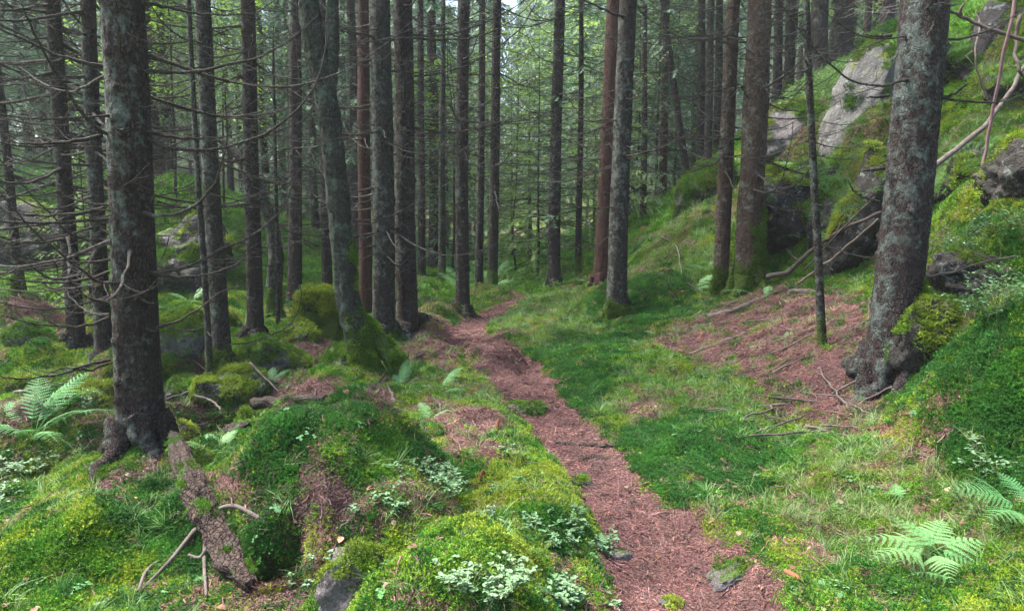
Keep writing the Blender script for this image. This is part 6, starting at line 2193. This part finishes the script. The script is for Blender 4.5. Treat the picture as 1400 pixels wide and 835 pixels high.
so = obj('stump', MB().add(*tube(q, np.interp(t, [0, .3, .9, 1], [.34, .27, .25, .16]), 40, True, st_disp)).mesh('stump'), M['bark_dark'], None, ps)
tag(so, 'dark rotten stump capped with bright moss, left of the leaning trunk', 'stump')


def cone_mesh():
    mb = MB()
    g = np.random.default_rng(5)
    t = np.linspace(0, 1, 14)
    r = .0145 * np.sin(np.pi * (t * .9 + .06)) ** .6
    mb.add(*tube(np.stack([t * .10, 0 * t, 0 * t], -1), r * .8, 10))
    for k_ in range(90):
        f = k_ / 90
        a_ = k_ * 2.399
        rr_ = .0145 * math.sin(math.pi * (f * .9 + .06)) ** .6
        n = np.array([0, math.cos(a_), math.sin(a_)])
        s_ = np.array([0, -math.sin(a_), math.cos(a_)])
        o = np.array([f * .10, 0, 0]) + n * rr_ * .7
        e = np.array([1.0, 0, 0])
        V = [o - s_ * .005, o + s_ * .005, o + e * .009 + n * .005 + s_ * .0045, o + e * .013 + n * .005, o + e * .009 + n * .005 - s_ * .0045]
        mb.add(V, [[0, 1, 2], [0, 2, 4], [4, 2, 3]])
    return mb.mesh('cone', False)


CM = cone_mesh()
CM.materials.append(M['cone'])
for u, v, rz, ry, lab in [(652, 668, .3, -1.15, 'red brown spruce cone standing on the purple grey stone'), (677, 594, 1.2, -.9, 'dark spruce cone propped upright left of the path'),
                          (280, 815, .6, -.1, 'spruce cone lying in bright moss near the broken log'), (1100, 800, 2.0, 0, 'spruce cone lying in litter right of the lower path'),
                          (868, 668, .4, 0, 'spruce cone at the right edge of the path'), (955, 468, .3, -1.0, 'spruce cone upright at the edge of the needle slope')]:
    p = at(u, v)
    o = obj('spruce_cone', CM, None, None, (p[0], p[1], p[2] + .014))
    o.rotation_euler = (0, ry, rz)
    tag(o, lab, 'cone', 'spruce cones')

gq = np.random.default_rng(404)
vv = np.array([v_.co for v_ in so.data.vertices])
nn_ = np.array([v_.normal for v_ in so.data.vertices])
kk = np.where((nn_[:, 2] > .35 - .7 * fbm(vv[:, 0] * 4, vv[:, 1] * 4, vv[:, 2] * 4, 3)) & (vv[:, 2] > .22))[0]
kk = np.concatenate([kk] * 2)
sp_ = vv[kk] + gq.normal(size=(len(kk), 3)) * .02 + np.array(so.location)
scatter('stump_moss', sp_, eulers(nn_[kk], gq.uniform(0, 6.28, len(kk)), 1, .2, gs), gq.uniform(.8, 1.4, len(kk)), jitcol(C_Y * .75, len(kk), .3), PR['feather'], 'bright moss capping the rotten stump', 4)

vv = np.array([v_.co for v_ in lo.data.vertices])
nn_ = np.array([v_.normal for v_ in lo.data.vertices])
kk = np.where((.5 * nn_[:, 2] + fbm(vv[:, 0] * 5, vv[:, 1] * 5, vv[:, 2] * 5, 3) > .72))[0]
kk = kk[gq.random(len(kk)) < .12]
scatter('log_moss', vv[kk] + np.array(lo.location), eulers(nn_[kk], gq.uniform(0, 6.28, len(kk)), 1, .2, gs), gq.uniform(.25, .5, len(kk)), jitcol(C_V * .8, len(kk), .3), PR['feather'], 'patches of moss on the broken rotten log', 4)

# ------------------------------------------------------------------ the damp air between the trunks
bmz = bmesh.new()
bmesh.ops.create_cube(bmz, size=1)
hm = bpy.data.meshes.new('haze')
bmz.to_mesh(hm)
bmz.free()
hz_ = obj('haze', hm, None, None, (0, 0, 0))
hz_.scale = (244, 244, 52)
hz_.location = (0, 0, 18)
tag(hz_, 'pale damp haze hanging between the trunks', None, None, 'stuff')
hmat = bpy.data.materials.new('haze')
hmat.use_nodes = True
for n_ in list(hmat.node_tree.nodes):
    if n_.type == 'BSDF_PRINCIPLED':
        hmat.node_tree.nodes.remove(n_)
pv = hmat.node_tree.nodes.new('ShaderNodeVolumePrincipled')
pv.inputs['Color'].default_value = (.85, .93, .95, 1)
pv.inputs['Density'].default_value = 0.0009
pv.inputs['Anisotropy'].default_value = 0.2
hmat.node_tree.links.new(pv.outputs[0], hmat.node_tree.nodes['Material Output'].inputs['Volume'])
hm.materials.append(hmat)
